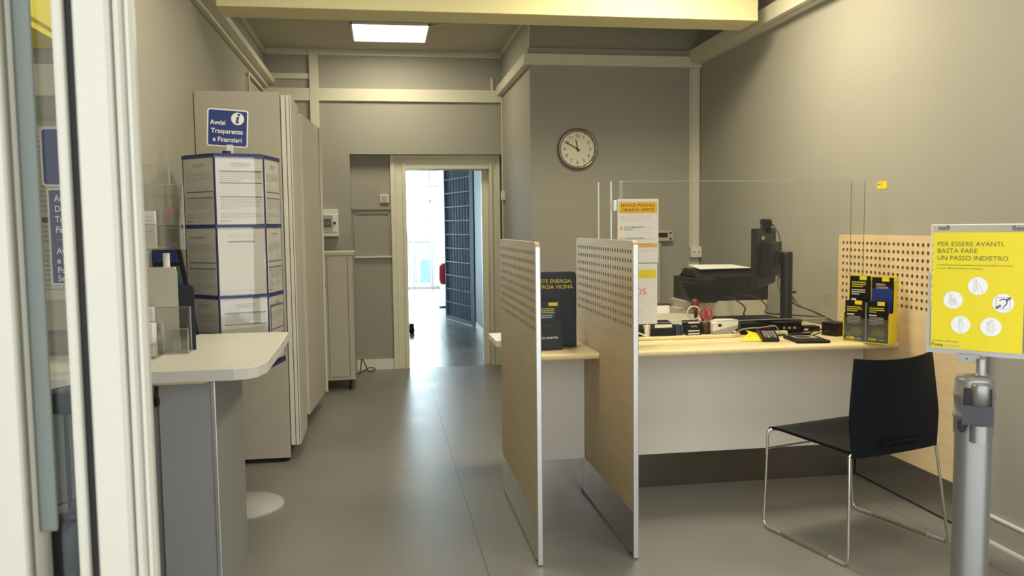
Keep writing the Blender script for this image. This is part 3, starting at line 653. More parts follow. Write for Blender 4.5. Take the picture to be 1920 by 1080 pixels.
# beige printer and black printer on top
b = MB(); b.box(1.835, 2.34, 4.78, 5.12, .782, .905, 'beigepc'); b.box(1.86, 2.32, 4.776, 4.78, .80, .815, 'cab')
b.box(1.79, 1.835, 4.74, 5.0, .782, .86, 'beigepc')
b.prism([(4.45, .782), (4.76, .782), (4.76, .845), (4.47, .80)], 1.58, 1.86, 0, 'beigepc')
tag(build('document_printer', b, bev=.006), 'wide beige office printer under the black one', 'printer')
t = thing('printer', 'black inkjet printer with open output tray on the beige printer', 'printer', (2.12, 4.95, .906))
b = MB(); b.prism([(4.80, .906), (5.14, .906), (5.14, 1.065), (5.02, 1.10), (4.88, 1.10), (4.80, 1.055)], 1.99, 2.36, 0, 'black')
b.prism([(4.74, .955), (4.80, .95), (4.80, 1.055), (4.745, 1.045)], 1.86, 1.99, 0, 'char'); b.box(1.86, 1.99, 4.80, 5.12, .906, 1.05, 'black'); b.prism([(4.80, 1.05), (5.12, 1.05), (5.05, 1.10), (4.9, 1.10)], 1.90, 1.99, 0, 'char')
build('body', b, t, bev=.006)
b = MB(); b.prism([(1.765, 1.035), (1.93, 1.02), (1.985, .96), (1.985, .906), (1.88, .906), (1.80, .94)], 4.70, 4.80, 1, 'char'); b.box(1.79, 1.97, 4.696, 4.70, .95, 1.01, 'black'); build('output_tray', b, t, bev=.004)
b = MB(); b.add([(1.93, 4.84, 1.102), (2.27, 4.84, 1.104), (2.25, 5.1, 1.115), (1.95, 5.1, 1.118)], [(0, 1, 2, 3)], 'paper'); b.add([(1.93, 4.84, 1.100), (2.27, 4.84, 1.102), (2.25, 5.1, 1.113), (1.95, 5.1, 1.116)], [(3, 2, 1, 0)], 'paper'); tag(build('paper_sheet', b), 'white sheet lying on top of the black printer', 'paper')
# low organiser, calendar, stand, cup etc. along the ledge
t = thing('desk_organiser', 'black desk organiser with blue compartments on the raised ledge', 'organiser', (1.45, 4.12, .80))
b = MB(); b.prism([(4.09, .80), (4.22, .80), (4.22, .87), (4.14, .858), (4.09, .84)], 1.36, 1.50, 0, 'black'); b.box(1.385, 1.478, 4.0855, 4.088, .845, .862, 'paper'); b.box(1.375, 1.49, 4.088, 4.09, .806, .83, 'char'); b.box(1.36, 1.362, 4.09, 4.2, .80, .86, 'whitep'); build('tray', b, t, bev=.002)
b = MB(); b.box(1.335, 1.358, 4.10, 4.13, .80, .855, 'paper'); build('card_block', b, t)
b = MB()
for i in range(3): b.box(1.505+i*.014, 1.515+i*.014, 4.10, 4.17, .80, .852, 'mapbl')
build('binder_clip', b, t, 'blue dividers')
b = MB(); b.prism(smoothpath([(1.335, 4.14, 0), (1.36, 4.10, 0), (1.33, 4.08, 0), (1.26, 4.11, 0)], 3) and [(1.23, 4.10), (1.33, 4.10), (1.33, 4.19), (1.23, 4.19)], .80, .842, 2, 'black'); b.box(1.24, 1.30, 4.12, 4.18, .842, .858, 'red')
tag(build('stamp_box', b, bev=.004), 'black box with a red stamp pad at the left of the ledge', 'stamp box')
b = MB(); b.tube(smoothpath([(1.22, 4.085, .803), (1.27, 4.08, .828), (1.30, 4.085, .820), (1.34, 4.085, .803)]), .004, 'whitep', 8); tag(build('white_clip', b), 'curved white plastic strap near the divider on the ledge', 'strap')
b = MB(); b.box(1.558, 1.640, 4.09, 4.16, .80, .872, 'black'); b.box(1.568, 1.630, 4.0885, 4.0905, .862, .871, 'paper'); b.text('POSTE', .012, (1.599, 4.0885, .842), X, Z, 'paper', 'CENTER'); b.box(1.568, 1.630, 4.0885, 4.0905, .820, .826, 'paper'); b.box(1.568, 1.630, 4.0885, 4.0905, .804, .811, 'paper')
tag(build('card_box', b, bev=.002), 'black box with white stripes beside the brown cup', 'box')
t = thing('pen_cup', 'dark brown pen cup holding red scissors', 'cup', (1.672, 4.13, .80))
b = MB(); b.lathe([(0, .80), (.030, .80), (.031, .866), (.028, .866), (.027, .81), (0, .81)], (1.675, 4.13, 0), 'brown', 24); build('cup', b, t)
t = thing('scissors', 'red-handled scissors standing upright in the brown cup', 'scissors', (1.668, 4.13, .812))
def ringpath(cx, cz, rx, rz, y, n=16): return [(cx+rx*math.cos(i*2*PI/n), y, cz+rz*math.sin(i*2*PI/n)) for i in range(n)]
b = MB(); b.tube(ringpath(1.664, .908, .014, .028, 4.13), .0045, 'red', 8, True); b.tube([(1.668, 4.13, .88), (1.672, 4.13, .84)], .005, 'red', 8); b.tube([(1.672, 4.13, .84), (1.675, 4.13, .812)], .003, 'steel', 6); build('handle', b, t)
b = MB(); b.tube(ringpath(1.697, .910, .013, .026, 4.125), .0045, 'red', 8, True); b.tube([(1.692, 4.125, .885), (1.680, 4.125, .84)], .005, 'red', 8); b.tube([(1.680, 4.125, .84), (1.675, 4.125, .812)], .003, 'steel', 6); build('handle', b, t)
b = MB(); b.box(1.662, 1.680, 4.145, 4.15, .812, .885, 'red'); b.cyl((1.69, 4.14, .812), (1.694, 4.14, .905), .003, 'gold', 8); tag(build('red_marker', b), 'red and yellow pens in the brown cup', 'pens')
t = thing('magnifier', 'white-rimmed round magnifier leaning left of the scissors', 'magnifier', (1.645, 4.20, .80))
b = MB(); b.tube(ringpath(1.640, .905, .036, .036, 4.2), .0035, 'whitep', 8, True); build('rim', b, t)
b = MB(); b.lathe([(.034, 4.199), (.034, 4.201)], (1.640, 0, .905), 'glass', 24, 1); build('lens', b, t)
b = MB(); b.cyl((1.650, 4.2, .870), (1.655, 4.2, .80), .005, 'whitep', 8); build('handle', b, t)
b = MB(); b.lathe([(.0, .782), (.036, .782), (.036, .80), (.0, .806)], (1.745, 4.42, 0), 'black', 20); b.tube([(1.745, 4.42, .80), (1.735, 4.42, .90)], .010, 'brown', 10); b.lathe([(0, .89), (.018, .90), (.022, .93), (.016, .955), (0, .96)], (1.733, 4.42, 0), 'redd', 14); tag(build('hand_stamp', b), 'dark red hand stamp behind the magnifier', 'stamp')
# cream barcode/scanner
b = MB(Matrix.Translation((1.77, 4.12, .80)) @ Matrix.Rotation(math.radians(8), 4, 'Z')); b.prism([(-.075, .018), (.075, .045), (.075, .072), (-.02, .075), (-.075, .06)], -.03, .04, 1, 'whitep'); b.prism([(-.075, .0), (.03, .0), (.075, .03), (.075, .044), (-.075, .017)], -.028, .038, 1, 'tubegrey'); b.box(-.045, -.025, -.0315, -.03, .04, .055, 'char')
tag(build('cheque_reader', b, bev=.004), 'cream and grey card reader box right of the brown cup', 'card reader')
# cables
def cable(name, pts, r, k, label): b = MB(); b.tube(smoothpath(pts), r, k, 6); return tag(build(name, b), label, 'cable', 'cables behind the monitor')
cable('cable', [(2.19, 4.34, 1.09), (2.20, 4.33, 1.0), (2.26, 4.22, .93), (2.34, 4.2, .88), (2.47, 4.2, .80), (2.5, 4.25, .787)], .0035, 'gcable', 'pale grey cable falling from the monitor across the desk')
cable('cable', [(2.21, 4.38, 1.09), (2.21, 4.3, 1.04), (2.23, 4.28, .99), (2.3, 4.3, .92), (2.42, 4.3, .86), (2.5, 4.28, .787)], .004, 'cable', 'black cable dropping behind the monitor pole')
cable('cable', [(2.08, 4.81, .95), (2.15, 4.55, .95), (2.2, 4.5, .90), (2.19, 4.48, .86), (2.3, 4.45, .85), (2.45, 4.33, .84), (2.51, 4.25, .787)], .004, 'cable', 'black cable looping from the printer to the right wall')
cable('cable', [(1.84, 4.10, .805), (1.86, 4.05, .83), (1.95, 4.04, .835), (2.03, 4.05, .84), (2.08, 4.1, .80)], .0035, 'gcable', 'grey cable running from the card reader along the computer')
cable('cable', [(2.04, 4.06, .787), (2.12, 4.09, .787), (2.2, 4.08, .79), (2.27, 4.12, .787), (2.33, 4.15, .80), (2.46, 4.17, .787)], .004, 'cable', 'black cable lying between computer and signature pad')
cable('cable', [(2.12, 3.99, .80), (2.17, 4.04, .79), (2.22, 4.01, .79), (2.28, 4.03, .80), (2.33, 4.02, .81)], .003, 'cable', 'thin black cable of the signature pad')
cable('cable', [(2.20, 4.30, .98), (2.23, 4.2, .93), (2.30, 4.15, .90), (2.38, 4.14, .86), (2.46, 4.16, .82), (2.50, 4.2, .79)], .004, 'cable', 'black cable hanging right of the monitor pole')
cable('cable', [(2.05, 4.81, .93), (2.09, 4.74, .93), (2.14, 4.66, .88), (2.13, 4.64, .83), (2.20, 4.60, .79)], .005, 'cable', 'thick black cable bending over the beige printer corner')
b = MB(); b.box(2.05, 2.12, 4.085, 4.115, .783, .806, 'whitep'); b.box(2.06, 2.11, 4.0845, 4.085, .79, .798, 'gold'); tag(build('cable_plug', b, bev=.003), 'small cream plug lying before the computer', 'plug')
b = MB(); b.box(2.27, 2.37, 4.2, 4.27, .783, .81, 'char'); b.box(2.275, 2.3, 4.199, 4.2, .79, .80, 'whitep'); tag(build('power_adapter', b, bev=.003), 'dark power adapter among the cables', 'adapter')
b = MB(); b.box(1.27, 1.57, 4.45, 4.85, .782, .80, 'char'); b.prism([(4.45, .80), (4.85, .80), (4.85, .84)], 1.27, 1.57, 0, 'black'); tag(build('keyboard', b, bev=.003), 'black keyboard on the desk behind the notices', 'keyboard')
b = MB(); b.prism([(5.03, .783), (5.07, .783), (5.12, .87), (5.08, .87)], 1.62, 1.825, 0, 'brown'); b.prism([(5.027, .793), (5.0285, .793), (5.071, .86), (5.069, .86)], 1.635, 1.815, 0, 'paper'); tag(build('picture_frame', b), 'dark framed card standing behind the beige printer tray', 'frame')

# ------------------------------------------------------------------ along the clock wall
t = thing('credenza', 'low grey cabinet along the wall under the clock', 'cabinet', (1.9, 6.2, 0))
b = MB(); b.box(1.33, 2.50, 5.95, 6.455, .72, .75, 'cab'); build('top', b, t, bev=.003)
b = MB(); b.box(1.35, 2.48, 5.98, 6.45, 0, .72, 'cab2'); build('body', b, t)
b = MB(); b.box(1.87, 1.873, 5.978, 5.98, .05, .70, 'dark'); build('door', b, t)
t = thing('scale_display', 'small beige weighing display with red digits on the grey wall', 'display', (2.24, 6.40, 1.24))
b = MB(); b.box(2.14, 2.325, 6.40, 6.459, 1.245, 1.335, 'beigepc'); build('case', b, t, bev=.006)
b = MB(); b.box(2.19, 2.275, 6.397, 6.4, 1.275, 1.312, 'reddisp'); build('display', b, t)
for z_ in (1.265, 1.31): b = MB(); b.cyl((2.30, 6.394, z_), (2.30, 6.401, z_), .008, 'black', 12); build('button', b, t)
b = MB(); b.box(2.17, 2.225, 6.42, 6.46, .75, 1.24, 'cab'); b.box(2.225, 2.23, 6.40, 6.46, .75, 1.22, 'wall'); tag(build('cable_duct', b, bev=.003), 'grey vertical duct below the weighing display', 'duct')
t = thing('wall_socket', 'double cream socket box on the corner trunking', 'socket', (2.52, 6.38, 1.10))
b = MB(); b.box(2.465, 2.555, 6.37, 6.424, 1.11, 1.20, 'whitep'); build('box', b, t, bev=.004)
for x_ in (2.472, 2.513): b = MB(); b.box(x_, x_+.035, 6.367, 6.37, 1.13, 1.18, 'white'); b.box(x_+.012, x_+.022, 6.3665, 6.367, 1.15, 1.16, 'char'); build('outlet', b, t)
b = MB(); b.box(2.558, 2.56, 3.905, 3.985, 1.549, 1.588, 'yellow'); b.text('MAX 1', .012, (2.5577, 3.98, 1.570), -Y, Z, 'ink', 'LEFT', .02); b.text('mt', .012, (2.5577, 3.955, 1.556), -Y, Z, 'ink')
tag(build('wall_sticker', b), 'small yellow sticker on the right wall above the perforated panel', 'sticker')

# ------------------------------------------------------------------ chair
cr = math.radians(15.5); cl = (2.02, 3.28, 0); cm0 = Matrix.Translation(cl) @ Matrix.Rotation(cr, 4, 'Z'); cm = cm0 @ Matrix.Translation((-.02, 0, 0))
t = thing('visitor_chair', 'black plastic visitor chair on a chrome sled frame before the counter', 'chair', cl, cr)
def grid(fn, nu, nv, th, k):
    b = MB(cm); top = [[Vector(fn(i/nu*2-1, j/nv)) for i in range(nu+1)] for j in range(nv+1)]
    nor = []
    for j in range(nv+1):
        row = []
        for i in range(nu+1):
            du = top[j][min(i+1, nu)]-top[j][max(i-1, 0)]; dv = top[min(j+1, nv)][i]-top[max(j-1, 0)][i]; row.append(du.cross(dv).normalized())
        nor.append(row)
    vs = [tuple(p) for r in top for p in r]+[tuple(top[j][i]-nor[j][i]*th) for j in range(nv+1) for i in range(nu+1)]
    n1 = nu+1; N = n1*(nv+1); fs = []
    for j in range(nv):
        for i in range(nu):
            a = j*n1+i; fs.append((a, a+1, a+n1+1, a+n1)); fs.append((N+a, N+a+n1, N+a+n1+1, N+a+1))
    ed = []
    for i in range(nu): ed.append((i+1, i, N+i, N+i+1)); a = nv*n1+i; ed.append((a, a+1, N+a+1, N+a))
    for j in range(nv): a = j*n1; ed.append((a, a+n1, N+a+n1, N+a)); a = j*n1+nu; ed.append((a+n1, a, N+a, N+a+n1))
    b.add(vs, fs, k, True); b.add(vs, ed, k); return b
def seatf(s, q):
    y = -.215+.47*q; w = .236-.004*q
    z = .462-.010*math.sin(q*PI)*(1-s*s)-.012*(1-s*s)*(1-q)+.008*q - (.012*max(0, q-.9)/.1)
    return (s*w, y, z)
build('seat', grid(seatf, 14, 12, .012, 'navy'), t)
def backf(s, q):
    w = .236+.018*math.sin(min(1, q/.55)*PI/2)-.036*max(0, (q-.35)/.65)
    bow = .035*(1-s*s)
    y = -.228+.018*q-bow*(.3+.7*q)
    z = .436+.388*q+.012*s*s*q
    return (-s*w, y, z)
build('backrest', grid(backf, 16, 14, .010, 'navy'), t)
b = MB(cm); b.tube([( -.11, -.262, .478), (-.05, -.272, .492), (0, -.274, .496), (.05, -.272, .492), (.11, -.262, .478)], .004, 'navy', 8); b.tube([(-.12, -.260, .470), (0, -.266, .466), (.12, -.260, .470)], .004, 'navy', 8); build('handle_slot', b, t)
for s_ in (-1, 1):
    b = MB(cm)
    path = [(s_*.20, .225, .452), (s_*.245, .245, .452), (s_*.275+.02, .255, .008), (s_*.288+.02, -.250, .008), (s_*.246, -.225, .448), (s_*.20, -.21, .45)]
    b.tube(fillet(path, .032, 5), .0062, 'chrome', 12); build('sled_leg', b, t, 'chrome sled leg')
    for f0, f1 in ((.06, .22), (.80, .96)):
        A = Vector((s_*.275+.02, .255, .008)); B = Vector((s_*.288+.02, -.25, .008)); b = MB(cm); b.tube([A.lerp(B, f0), A.lerp(B, f1)], .0088, 'glide', 10); build('glide', b, t, 'clear plastic glide')
b = MB(cm); b.tube([(-.25, .247, .365), (.25, .247, .365)], .005, 'chrome', 10); build('crossbar', b, t)

# ------------------------------------------------------------------ queue post with yellow sign
t = thing('barrier_post', 'silver retractable belt barrier post in the right foreground', 'barrier post', (1.398, 1.765, 0))
px, py = 1.398, 1.765; R0 = .0425
b = MB(); b.lathe([(.16, 0), (.16, .012), (.14, .024), (.05, .034), (R0-.002, .04)], (px, py, 0), 'char', 40); build('base', b, t)
b = MB(); b.lathe([(R0-.002, .04), (R0-.002, .875)], (px, py, 0), 'alup', 40); build('tube', b, t)
b = MB(); b.lathe([(R0+.001, .868), (R0+.001, .905), (R0+.003, .908), (R0+.003, .916), (R0+.001, .918), (R0+.001, .955), (R0+.003, .958), (R0+.003, .966), (R0+.001, .968), (R0, 1.0), (R0-.006, 1.008), (0, 1.010)], (px, py, 0), 'alup', 40); build('cap', b, t)
va = math.atan2(-py, -px)  # towards the viewer side
pm2 = Matrix.Translation((px, py, 0)) @ Matrix.Rotation(va+PI/2, 4, 'Z')   # local -y faces the entrance
b = MB(pm2); b.box(-.022, .037, -.054, -.03, .905, .985, 'black'); b.prism([(-.024+.009*math.cos(a), .889+.011*math.sin(a)) for a in [i*PI/8 for i in range(8, 17)]]+[(-.006, .905), (-.034, .905)], -.048, -.036, 1, 'black') ; build('cassette', b, t, 'black belt cassette', bev=.002)
b = MB(pm2); b.prism(rrect(-.024, .040, .900, .947, .003), -.060, -.0535, 1, 'belt'); build('belt', b, t, 'dark grey belt')
b = MB(pm2); b.lathe([(.0, .948), (.0205, .948), (.0205, .992), (.018, .998), (0, .999)], (.0125, -.046, 0), 'alup', 24); build('belt_clip', b, t, 'silver belt end clip')
b = MB(pm2); b.lathe([(.0205, .858), (.0205, .899)], (.0125, -.042, 0), 'alup', 24); build('lower_clip', b, t, 'silver lower clip')
# sign on top
t = thing('sign_holder', 'grey framed sign holder standing on top of the barrier post', 'sign holder', (px, py, 1.01))
sr = Vector((.66, -.751, 0)).normalized(); sn = Vector((sr.y, -sr.x, 0))   # sr across, sn to the viewer
def SB(): return MB(Matrix(((sr.x, -sn.x, 0, 1.347), (sr.y, -sn.y, 0, 1.859), (0, 0, 1, 0), (0, 0, 0, 1))))   # local x across, local y away from viewer
b = MB(); b.lathe([(.018, 1.010), (.011, 1.016), (.011, 1.05)], (px+.012, py-.006, 0), 'alup', 20); build('stem', b, t)
b = SB(); b.box(.062, .112, -.009, .012, 1.036, 1.056, 'alup'); b.cyl((.083, -.0095, 1.046), (.083, -.0085, 1.046), .0022, 'black', 10); build('bracket', b, t, bev=.001)
b = SB(); b.box(-.010, .207, .0, .006, 1.054, 1.068, 'tubegrey'); b.prism([(-.010, 1.068), (.006, 1.068), (.006, 1.16), (-.006, 1.172), (-.006, 1.25), (-.010, 1.255)], 0, .006, 1, 'tubegrey'); b.prism([(.188, 1.068), (.207, 1.068), (.207, 1.255), (.195, 1.25), (.195, 1.172), (.188, 1.16)], 0, .006, 1, 'tubegrey'); build('frame', b, t)
b = SB(); b.box(-.003, .204, .0, .005, 1.068, 1.371, 'clear'); b.box(-.004, .204, -.0003, .0053, 1.3695, 1.372, 'cleare'); b.box(-.0045, -.003, 0, .005, 1.25, 1.371, 'cleare')
sb = b; o0 = Vector((0, -.0006, 0))
b.text('flex', .016, Vector((.036, -.0006, 1.358)), -X, Z, 'ink', 'LEFT', .04, 1.1); b.text('flex', .016, Vector((.168, -.0006, 1.356)), X, Z, 'ink', 'LEFT', .04, 1.1)
build('clear_cover', b, t)
t2 = thing('yellow_poster', 'yellow priority access poster with five round white pictograms', 'poster', (1.42, 1.78, 1.07))
b = SB(); b.box(0, .197, -.0022, -.001, 1.066, 1.352, 'yellowsign')
o = Vector((0, -.0028, 1.070)); X_ = X
def T(s_, size, x, z, k='ink', bold=0, wid=1.0): b.text(s_, size, o+X*x+Z*z, X, Z, k, 'LEFT', bold, wid)
T('PER ESSERE AVANTI,', .0158, .010, .2485, 'olive', 0, 1.02); T('BASTA FARE', .0158, .010, .232, 'olive', 0, 1.02); T('UN PASSO INDIETRO', .0158, .010, .2145, 'olive', 0, 1.02)
T('In ufficio Postale diamo precedenza ai clienti con disabilità, in gravidanza', .0056, .010, .201, 'olive'); T('in questo ufficio garantiamo le vie prioritarie', .0056, .010, .193, 'olive')
T('Grazie per la collaborazione', .0052, .004, .013, 'olive'); T('Poste', .0118, .002, .001, 'ink', .02); T('italiane', .0118, .033, .001, 'ink2', -.004)
o1 = Vector((0, -.0031, 1.070)); o2 = Vector((0, -.0034, 1.070))
def circ(x, z, r=.0215):
    b.poly(o1, X, Z, [(x+r*math.cos(i*PI/16), z+r*math.sin(i*PI/16)) for i in range(32)], 'paper')
def arc(x, z, r, a0, a1, n=12): return [(x+r*math.cos(math.radians(a0+(a1-a0)*i/n)), z+r*math.sin(math.radians(a0+(a1-a0)*i/n))) for i in range(n+1)]
def st(pts, w=.0009, k='ink2', cl_=False): b.stroke(o2, X, Z, pts, w, k, cl_)
cx, cz = .101, .153; circ(cx, cz)     # walking with a stick
st(arc(cx-.005, cz+.0125, .003, 0, 360)); st([(cx-.007, cz+.009), (cx-.008, cz-.001), (cx-.010, cz-.013)]); st([(cx-.002, cz+.009), (cx-.002, cz-.001), (cx+.003, cz-.015)]); st([(cx-.008, cz-.001), (cx-.002, cz-.001), (cx-.006, cz-.015)]); st([(cx-.002, cz+.006), (cx+.005, cz+.002), (cx+.011, cz-.015)])
cx, cz = .048, .117; circ(cx, cz)     # wheelchair
st(arc(cx-.003, cz-.006, .0065, 0, 360), .0009); st(arc(cx-.003, cz-.006, .0015, 0, 360)); st(arc(cx-.005, cz+.011, .003, 0, 360)); st([(cx-.007, cz+.007), (cx-.007, cz), (cx+.002, cz), (cx+.007, cz-.011), (cx+.010, cz-.011)]); st([(cx-.003, cz+.006), (cx-.002, cz+.002), (cx+.005, cz+.002), (cx+.010, cz-.009)])
cx, cz = .155, .114; circ(cx, cz, .0225)     # hearing
st([(cx-.0145, cz-.0135), (cx+.0145, cz-.0135), (cx+.0145, cz+.0135), (cx-.0145, cz+.0135)], .0007, 'bluesign', True); st(arc(cx, cz+.002, .008, 150, -60), .0022, 'bluesign'); st([(cx+.004, cz-.005), (cx, cz-.011)], .002, 'bluesign'); st([(cx-.013, cz-.011), (cx-.006, cz-.006)], .0055, 'ink'); st([(cx+.008, cz+.008), (cx+.014, cz+.013)], .0055, 'ink')
cx, cz = .066, .057; circ(cx, cz)     # pregnant
st(arc(cx, cz+.0125, .003, 0, 360)); st([(cx-.003, cz+.009), (cx-.0045, cz), (cx-.003, cz-.006), (cx-.003, cz-.016), (cx+.002, cz-.016), (cx+.003, cz-.006), (cx+.006, cz), (cx+.003, cz+.006), (cx+.001, cz+.009)], .0007, 'ink2', True); st([(cx-.003, cz+.006), (cx-.001, cz+.0)])
cx, cz = .131, .056; circ(cx, cz, .0225)     # parent with child
st(arc(cx+.001, cz+.013, .003, 0, 360)); st(arc(cx-.006, cz+.009, .0024, 0, 360)); st([(cx-.001, cz+.009), (cx-.008, cz+.004), (cx-.003, cz+.001), (cx+.006, cz+.003), (cx+.005, cz+.009)]); st([(cx-.002, cz+.001), (cx-.008, cz-.008), (cx+.009, cz-.008), (cx+.004, cz+.001)]); st([(cx-.003, cz-.008), (cx-.003, cz-.017)], .001); st([(cx+.003, cz-.008), (cx+.003, cz-.017)], .001)
build('sheet', b, t2)

# ------------------------------------------------------------------ left: standing table
t = thing('standing_table', 'tall white-topped writing table on a grey column in the left foreground', 'table', (-.7, 3.3, 0))
b = MB(); pl = [(-1.5, 2.80), (-1.0, 2.865), (-.78, 2.94), (-.49, 2.95)]
pl = [(-1.5, 2.82), (-1.03, 2.86), (-.80, 2.938), (-.52, 2.942)]+[(-.475, 2.955), (-.445, 2.99), (-.425, 3.08)]+[(-.43, 3.5), (-.442, 3.93), (-.455, 3.955), (-.48, 3.965), (-1.03, 3.965), (-1.03, 3.44), (-1.5, 3.44)]
b.prism(pl, .858, .90, 2, 'whitet'); build('tabletop', b, t, bev=.003)
b = MB(); b.prism(pl[:0]+[(-.85, 3.0), (-.64, 3.0), (-.60, 3.06), (-.60, 3.6), (-.85, 3.6)], .842, .858, 2, 'maplex'); build('support_board', b, t)
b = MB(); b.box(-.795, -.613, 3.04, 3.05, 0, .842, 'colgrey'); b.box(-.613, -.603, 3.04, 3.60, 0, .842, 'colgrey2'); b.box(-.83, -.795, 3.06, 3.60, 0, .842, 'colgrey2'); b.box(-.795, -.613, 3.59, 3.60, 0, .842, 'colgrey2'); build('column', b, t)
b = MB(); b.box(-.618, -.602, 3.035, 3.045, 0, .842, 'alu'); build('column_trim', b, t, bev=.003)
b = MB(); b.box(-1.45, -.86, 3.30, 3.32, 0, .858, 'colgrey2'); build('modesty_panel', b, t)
b = MB(); b.tube([(-.797, 3.03, .83), (-.797, 3.015, .80), (-.797, 3.03, .77)], .006, 'black', 8); b.box(-.803, -.791, 3.01, 3.04, .765, .79, 'black'); tag(build('bag_hook', b), 'small black hook on the grey table column', 'hook')

# info display column
hc = Vector((-.724, 4.262, 0)); hr = math.radians(19)
t = thing('notice_display', 'six-sided blue-ribbed notice display with plastic pockets of papers', 'display stand', hc, hr)
hm = Matrix.Translation(hc) @ Matrix.Rotation(hr, 4, 'Z')
Sd = .227; Ap = Sd*math.sqrt(3)/2
b = MB(hm); b.lathe([(.20, 0), (.20, .008), (.195, .012), (.03, .014)], (-.02, -.07, 0), 'tubegrey', 44); build('base', b, t)
b = MB(hm); b.lathe([(.022, .012), (.022, 1.76)], (-.03, -.05, 0), 'blue', 20); build('pole', b, t)
tiers = [(1.725, 1.40), (1.395, 1.065), (1.06, .73)]
def hexring(b, z0, z1, off, k):
    pts = [((Ap+off)/math.cos(PI/6)*math.sin(a), -(Ap+off)/math.cos(PI/6)*math.cos(a)) for a in [PI/6+i*PI/3 for i in range(6)]]
    b.prism(pts, z0, z1, 2, k)
for z_ in (1.722, 1.392, 1.057, .712):
    b = MB(hm); hexring(b, z_-.006, z_+.012, .004, 'blue'); hexring(b, z_+.012, z_+.016, -.01, 'blue')
    for i in range(6):
        m_ = hm @ Matrix.Rotation(i*PI/3, 4, 'Z'); bb = MB(m_); b.add([], [], 'blue')
    build('rib_ring', b, t, 'blue plastic ring')
for ti, (zt_, zb_) in enumerate(tiers):
    for i in range(6):
        fm = hm @ Matrix.Rotation(i*PI/3, 4, 'Z') @ Matrix.Translation((0, -Ap, 0))   # local -y outward
        b = MB(fm); w = .216; z0 = zb_+.006; z1 = zt_-.008
        b.box(-w/2, w/2, -.0015, .0, z0, z1, 'paper2'); o = Vector((-w/2, -.0020, z0)); H_ = z1-z0; sd = ti*10+i
        if (ti, i) == (1, 0):
            b.lines(o+X*.05+Z*(H_-.045), X, Z, .13, .02, 2, 'ink2', .3, 0, sd); b.quad(o+X*.045+Z*(H_-.068), X, Z, .12, .007, 'ink'); b.lines(o+X*.045+Z*(H_-.10), X, Z, .12, .025, 3, 'ink3', .25, 0, sd+3); b.lines(o+X*.02+Z*.03, X, Z, .18, .02, 2, 'ink3', .3, 2, sd+9); b.lines(o+X*.02+Z*.015, X, Z, .19, .006, 1, 'ink2', .3, 0, sd+1)
        else:
            if (ti, i) != (1, 5): b.lines(o+X*.07+Z*(H_-.045), X, Z, .09, .022, 3, 'ink', .3, 3, sd)
            for s_, (za, zb2, n_, k_) in enumerate(((.20, .245, 5, 'ink2'), (.13, .185, 6, 'ink3'), (.07, .12, 6, 'ink2'), (.025, .055, 4, 'ink2'))):
                b.lines(o+X*.018+Z*za, X, Z, .19, zb2-za, n_, k_, .42, n_, sd*7+s_)
            for zq in ((.19, .125, .245) if i % 2 == 0 else (.122, .15)): b.quad(o+X*.016+Z*zq+Y*-.0003, X, Z, .194, .0055, 'ink')
            if (ti, i) == (1, 5): b.quad(o+X*.02+Z*.262, X, Z, .15, .022, 'ink3'); b.text('FOGLI INFORMATIVI', .012, o+X*.03+Z*.268-Y*.0004, X, Z, 'ink', 'LEFT', .02)
            if (ti, i) == (2, 1): b.stroke(o-Y*.0005, X, Z, [(.02, .1), (.02, .27), (.2, .27)], .012, 'ink')
            b.lines(o+X*.012+Z*.01, X, Z, .05, .007, 1, 'ink', .6, 0, sd)
        build('notice_sheet', b, t)
        b = MB(fm); n_ = 8; pts = []
        for j in range(n_+1):
            q = j/n_; pts.append((-.109+.218*q, -.004-.006*math.sin(q*PI)))
        vs = []
        for zz in (z0-.004, (z0+z1)/2, z1+.004):
            for q_, (a_, c_) in enumerate(pts): vs.append((a_, c_-(.004*math.sin(q_*1.3+ti+i) if abs(zz-(z0+z1)/2) < .01 else 0), zz))
        fs = [(r_*(n_+1)+j, r_*(n_+1)+j+1, (r_+1)*(n_+1)+j+1, (r_+1)*(n_+1)+j) for r_ in range(2) for j in range(n_)]
        b.add(vs, fs, 'pocket', True); build('clear_pocket', b, t)
b = MB(hm)
for i in range(6):
    a = PI/6+i*PI/3; R_ = Ap/math.cos(PI/6)-.004; b.M = hm; b.tube([(R_*math.sin(a), -R_*math.cos(a), .71), (R_*math.sin(a), -R_*math.cos(a), 1.73)], .006, 'blue', 8)
build('corner_rod', b, t)
# header sign
t = thing('header_sign', 'blue Avvisi Trasparenza sign on top of the notice display', 'sign', (-.725, 4.20, 1.74))
sm_ = Matrix.Translation((-.727, 4.20, 1.87)) @ Matrix.Rotation(math.radians(8), 4, 'Z') @ Matrix.Rotation(math.radians(3), 4, 'Y')
b = MB(sm_); b.prism(rrect(-.094, .094, -.090, .090, .012), .0, .004, 1, 'whitep'); b.poly((0, -.0006, 0), X, Z, rrect(-.088, .088, -.084, .084, .008), 'bluesign')
for i_, s_ in enumerate(('Avvisi', 'Trasparenza', 'e Finanziari')): b.text(s_, .0315, (-.080+(.012 if i_ == 2 else .004 if i_ == 1 else 0), -.0012, .014-i_*.040), X, Z, 'paper', 'LEFT', .02, .94)
b.poly((.045, -.0010, .047), X, Z, [(.030*math.cos(i*PI/12), .030*math.sin(i*PI/12)) for i in range(24)], 'paper')
b.poly((.050, -.0014, .066), X, Z, [(.0065*math.cos(i*PI/6), .0065*math.sin(i*PI/6)) for i in range(12)], 'bluesign')
b.poly((.045, -.0014, .047), X, Z, [(-.006, .009), (.008, .009), (.001, -.014), (.008, -.013), (.004, -.021), (-.010, -.021), (-.004, .003), (-.009, .003)], 'bluesign')
build('plate', b, t)
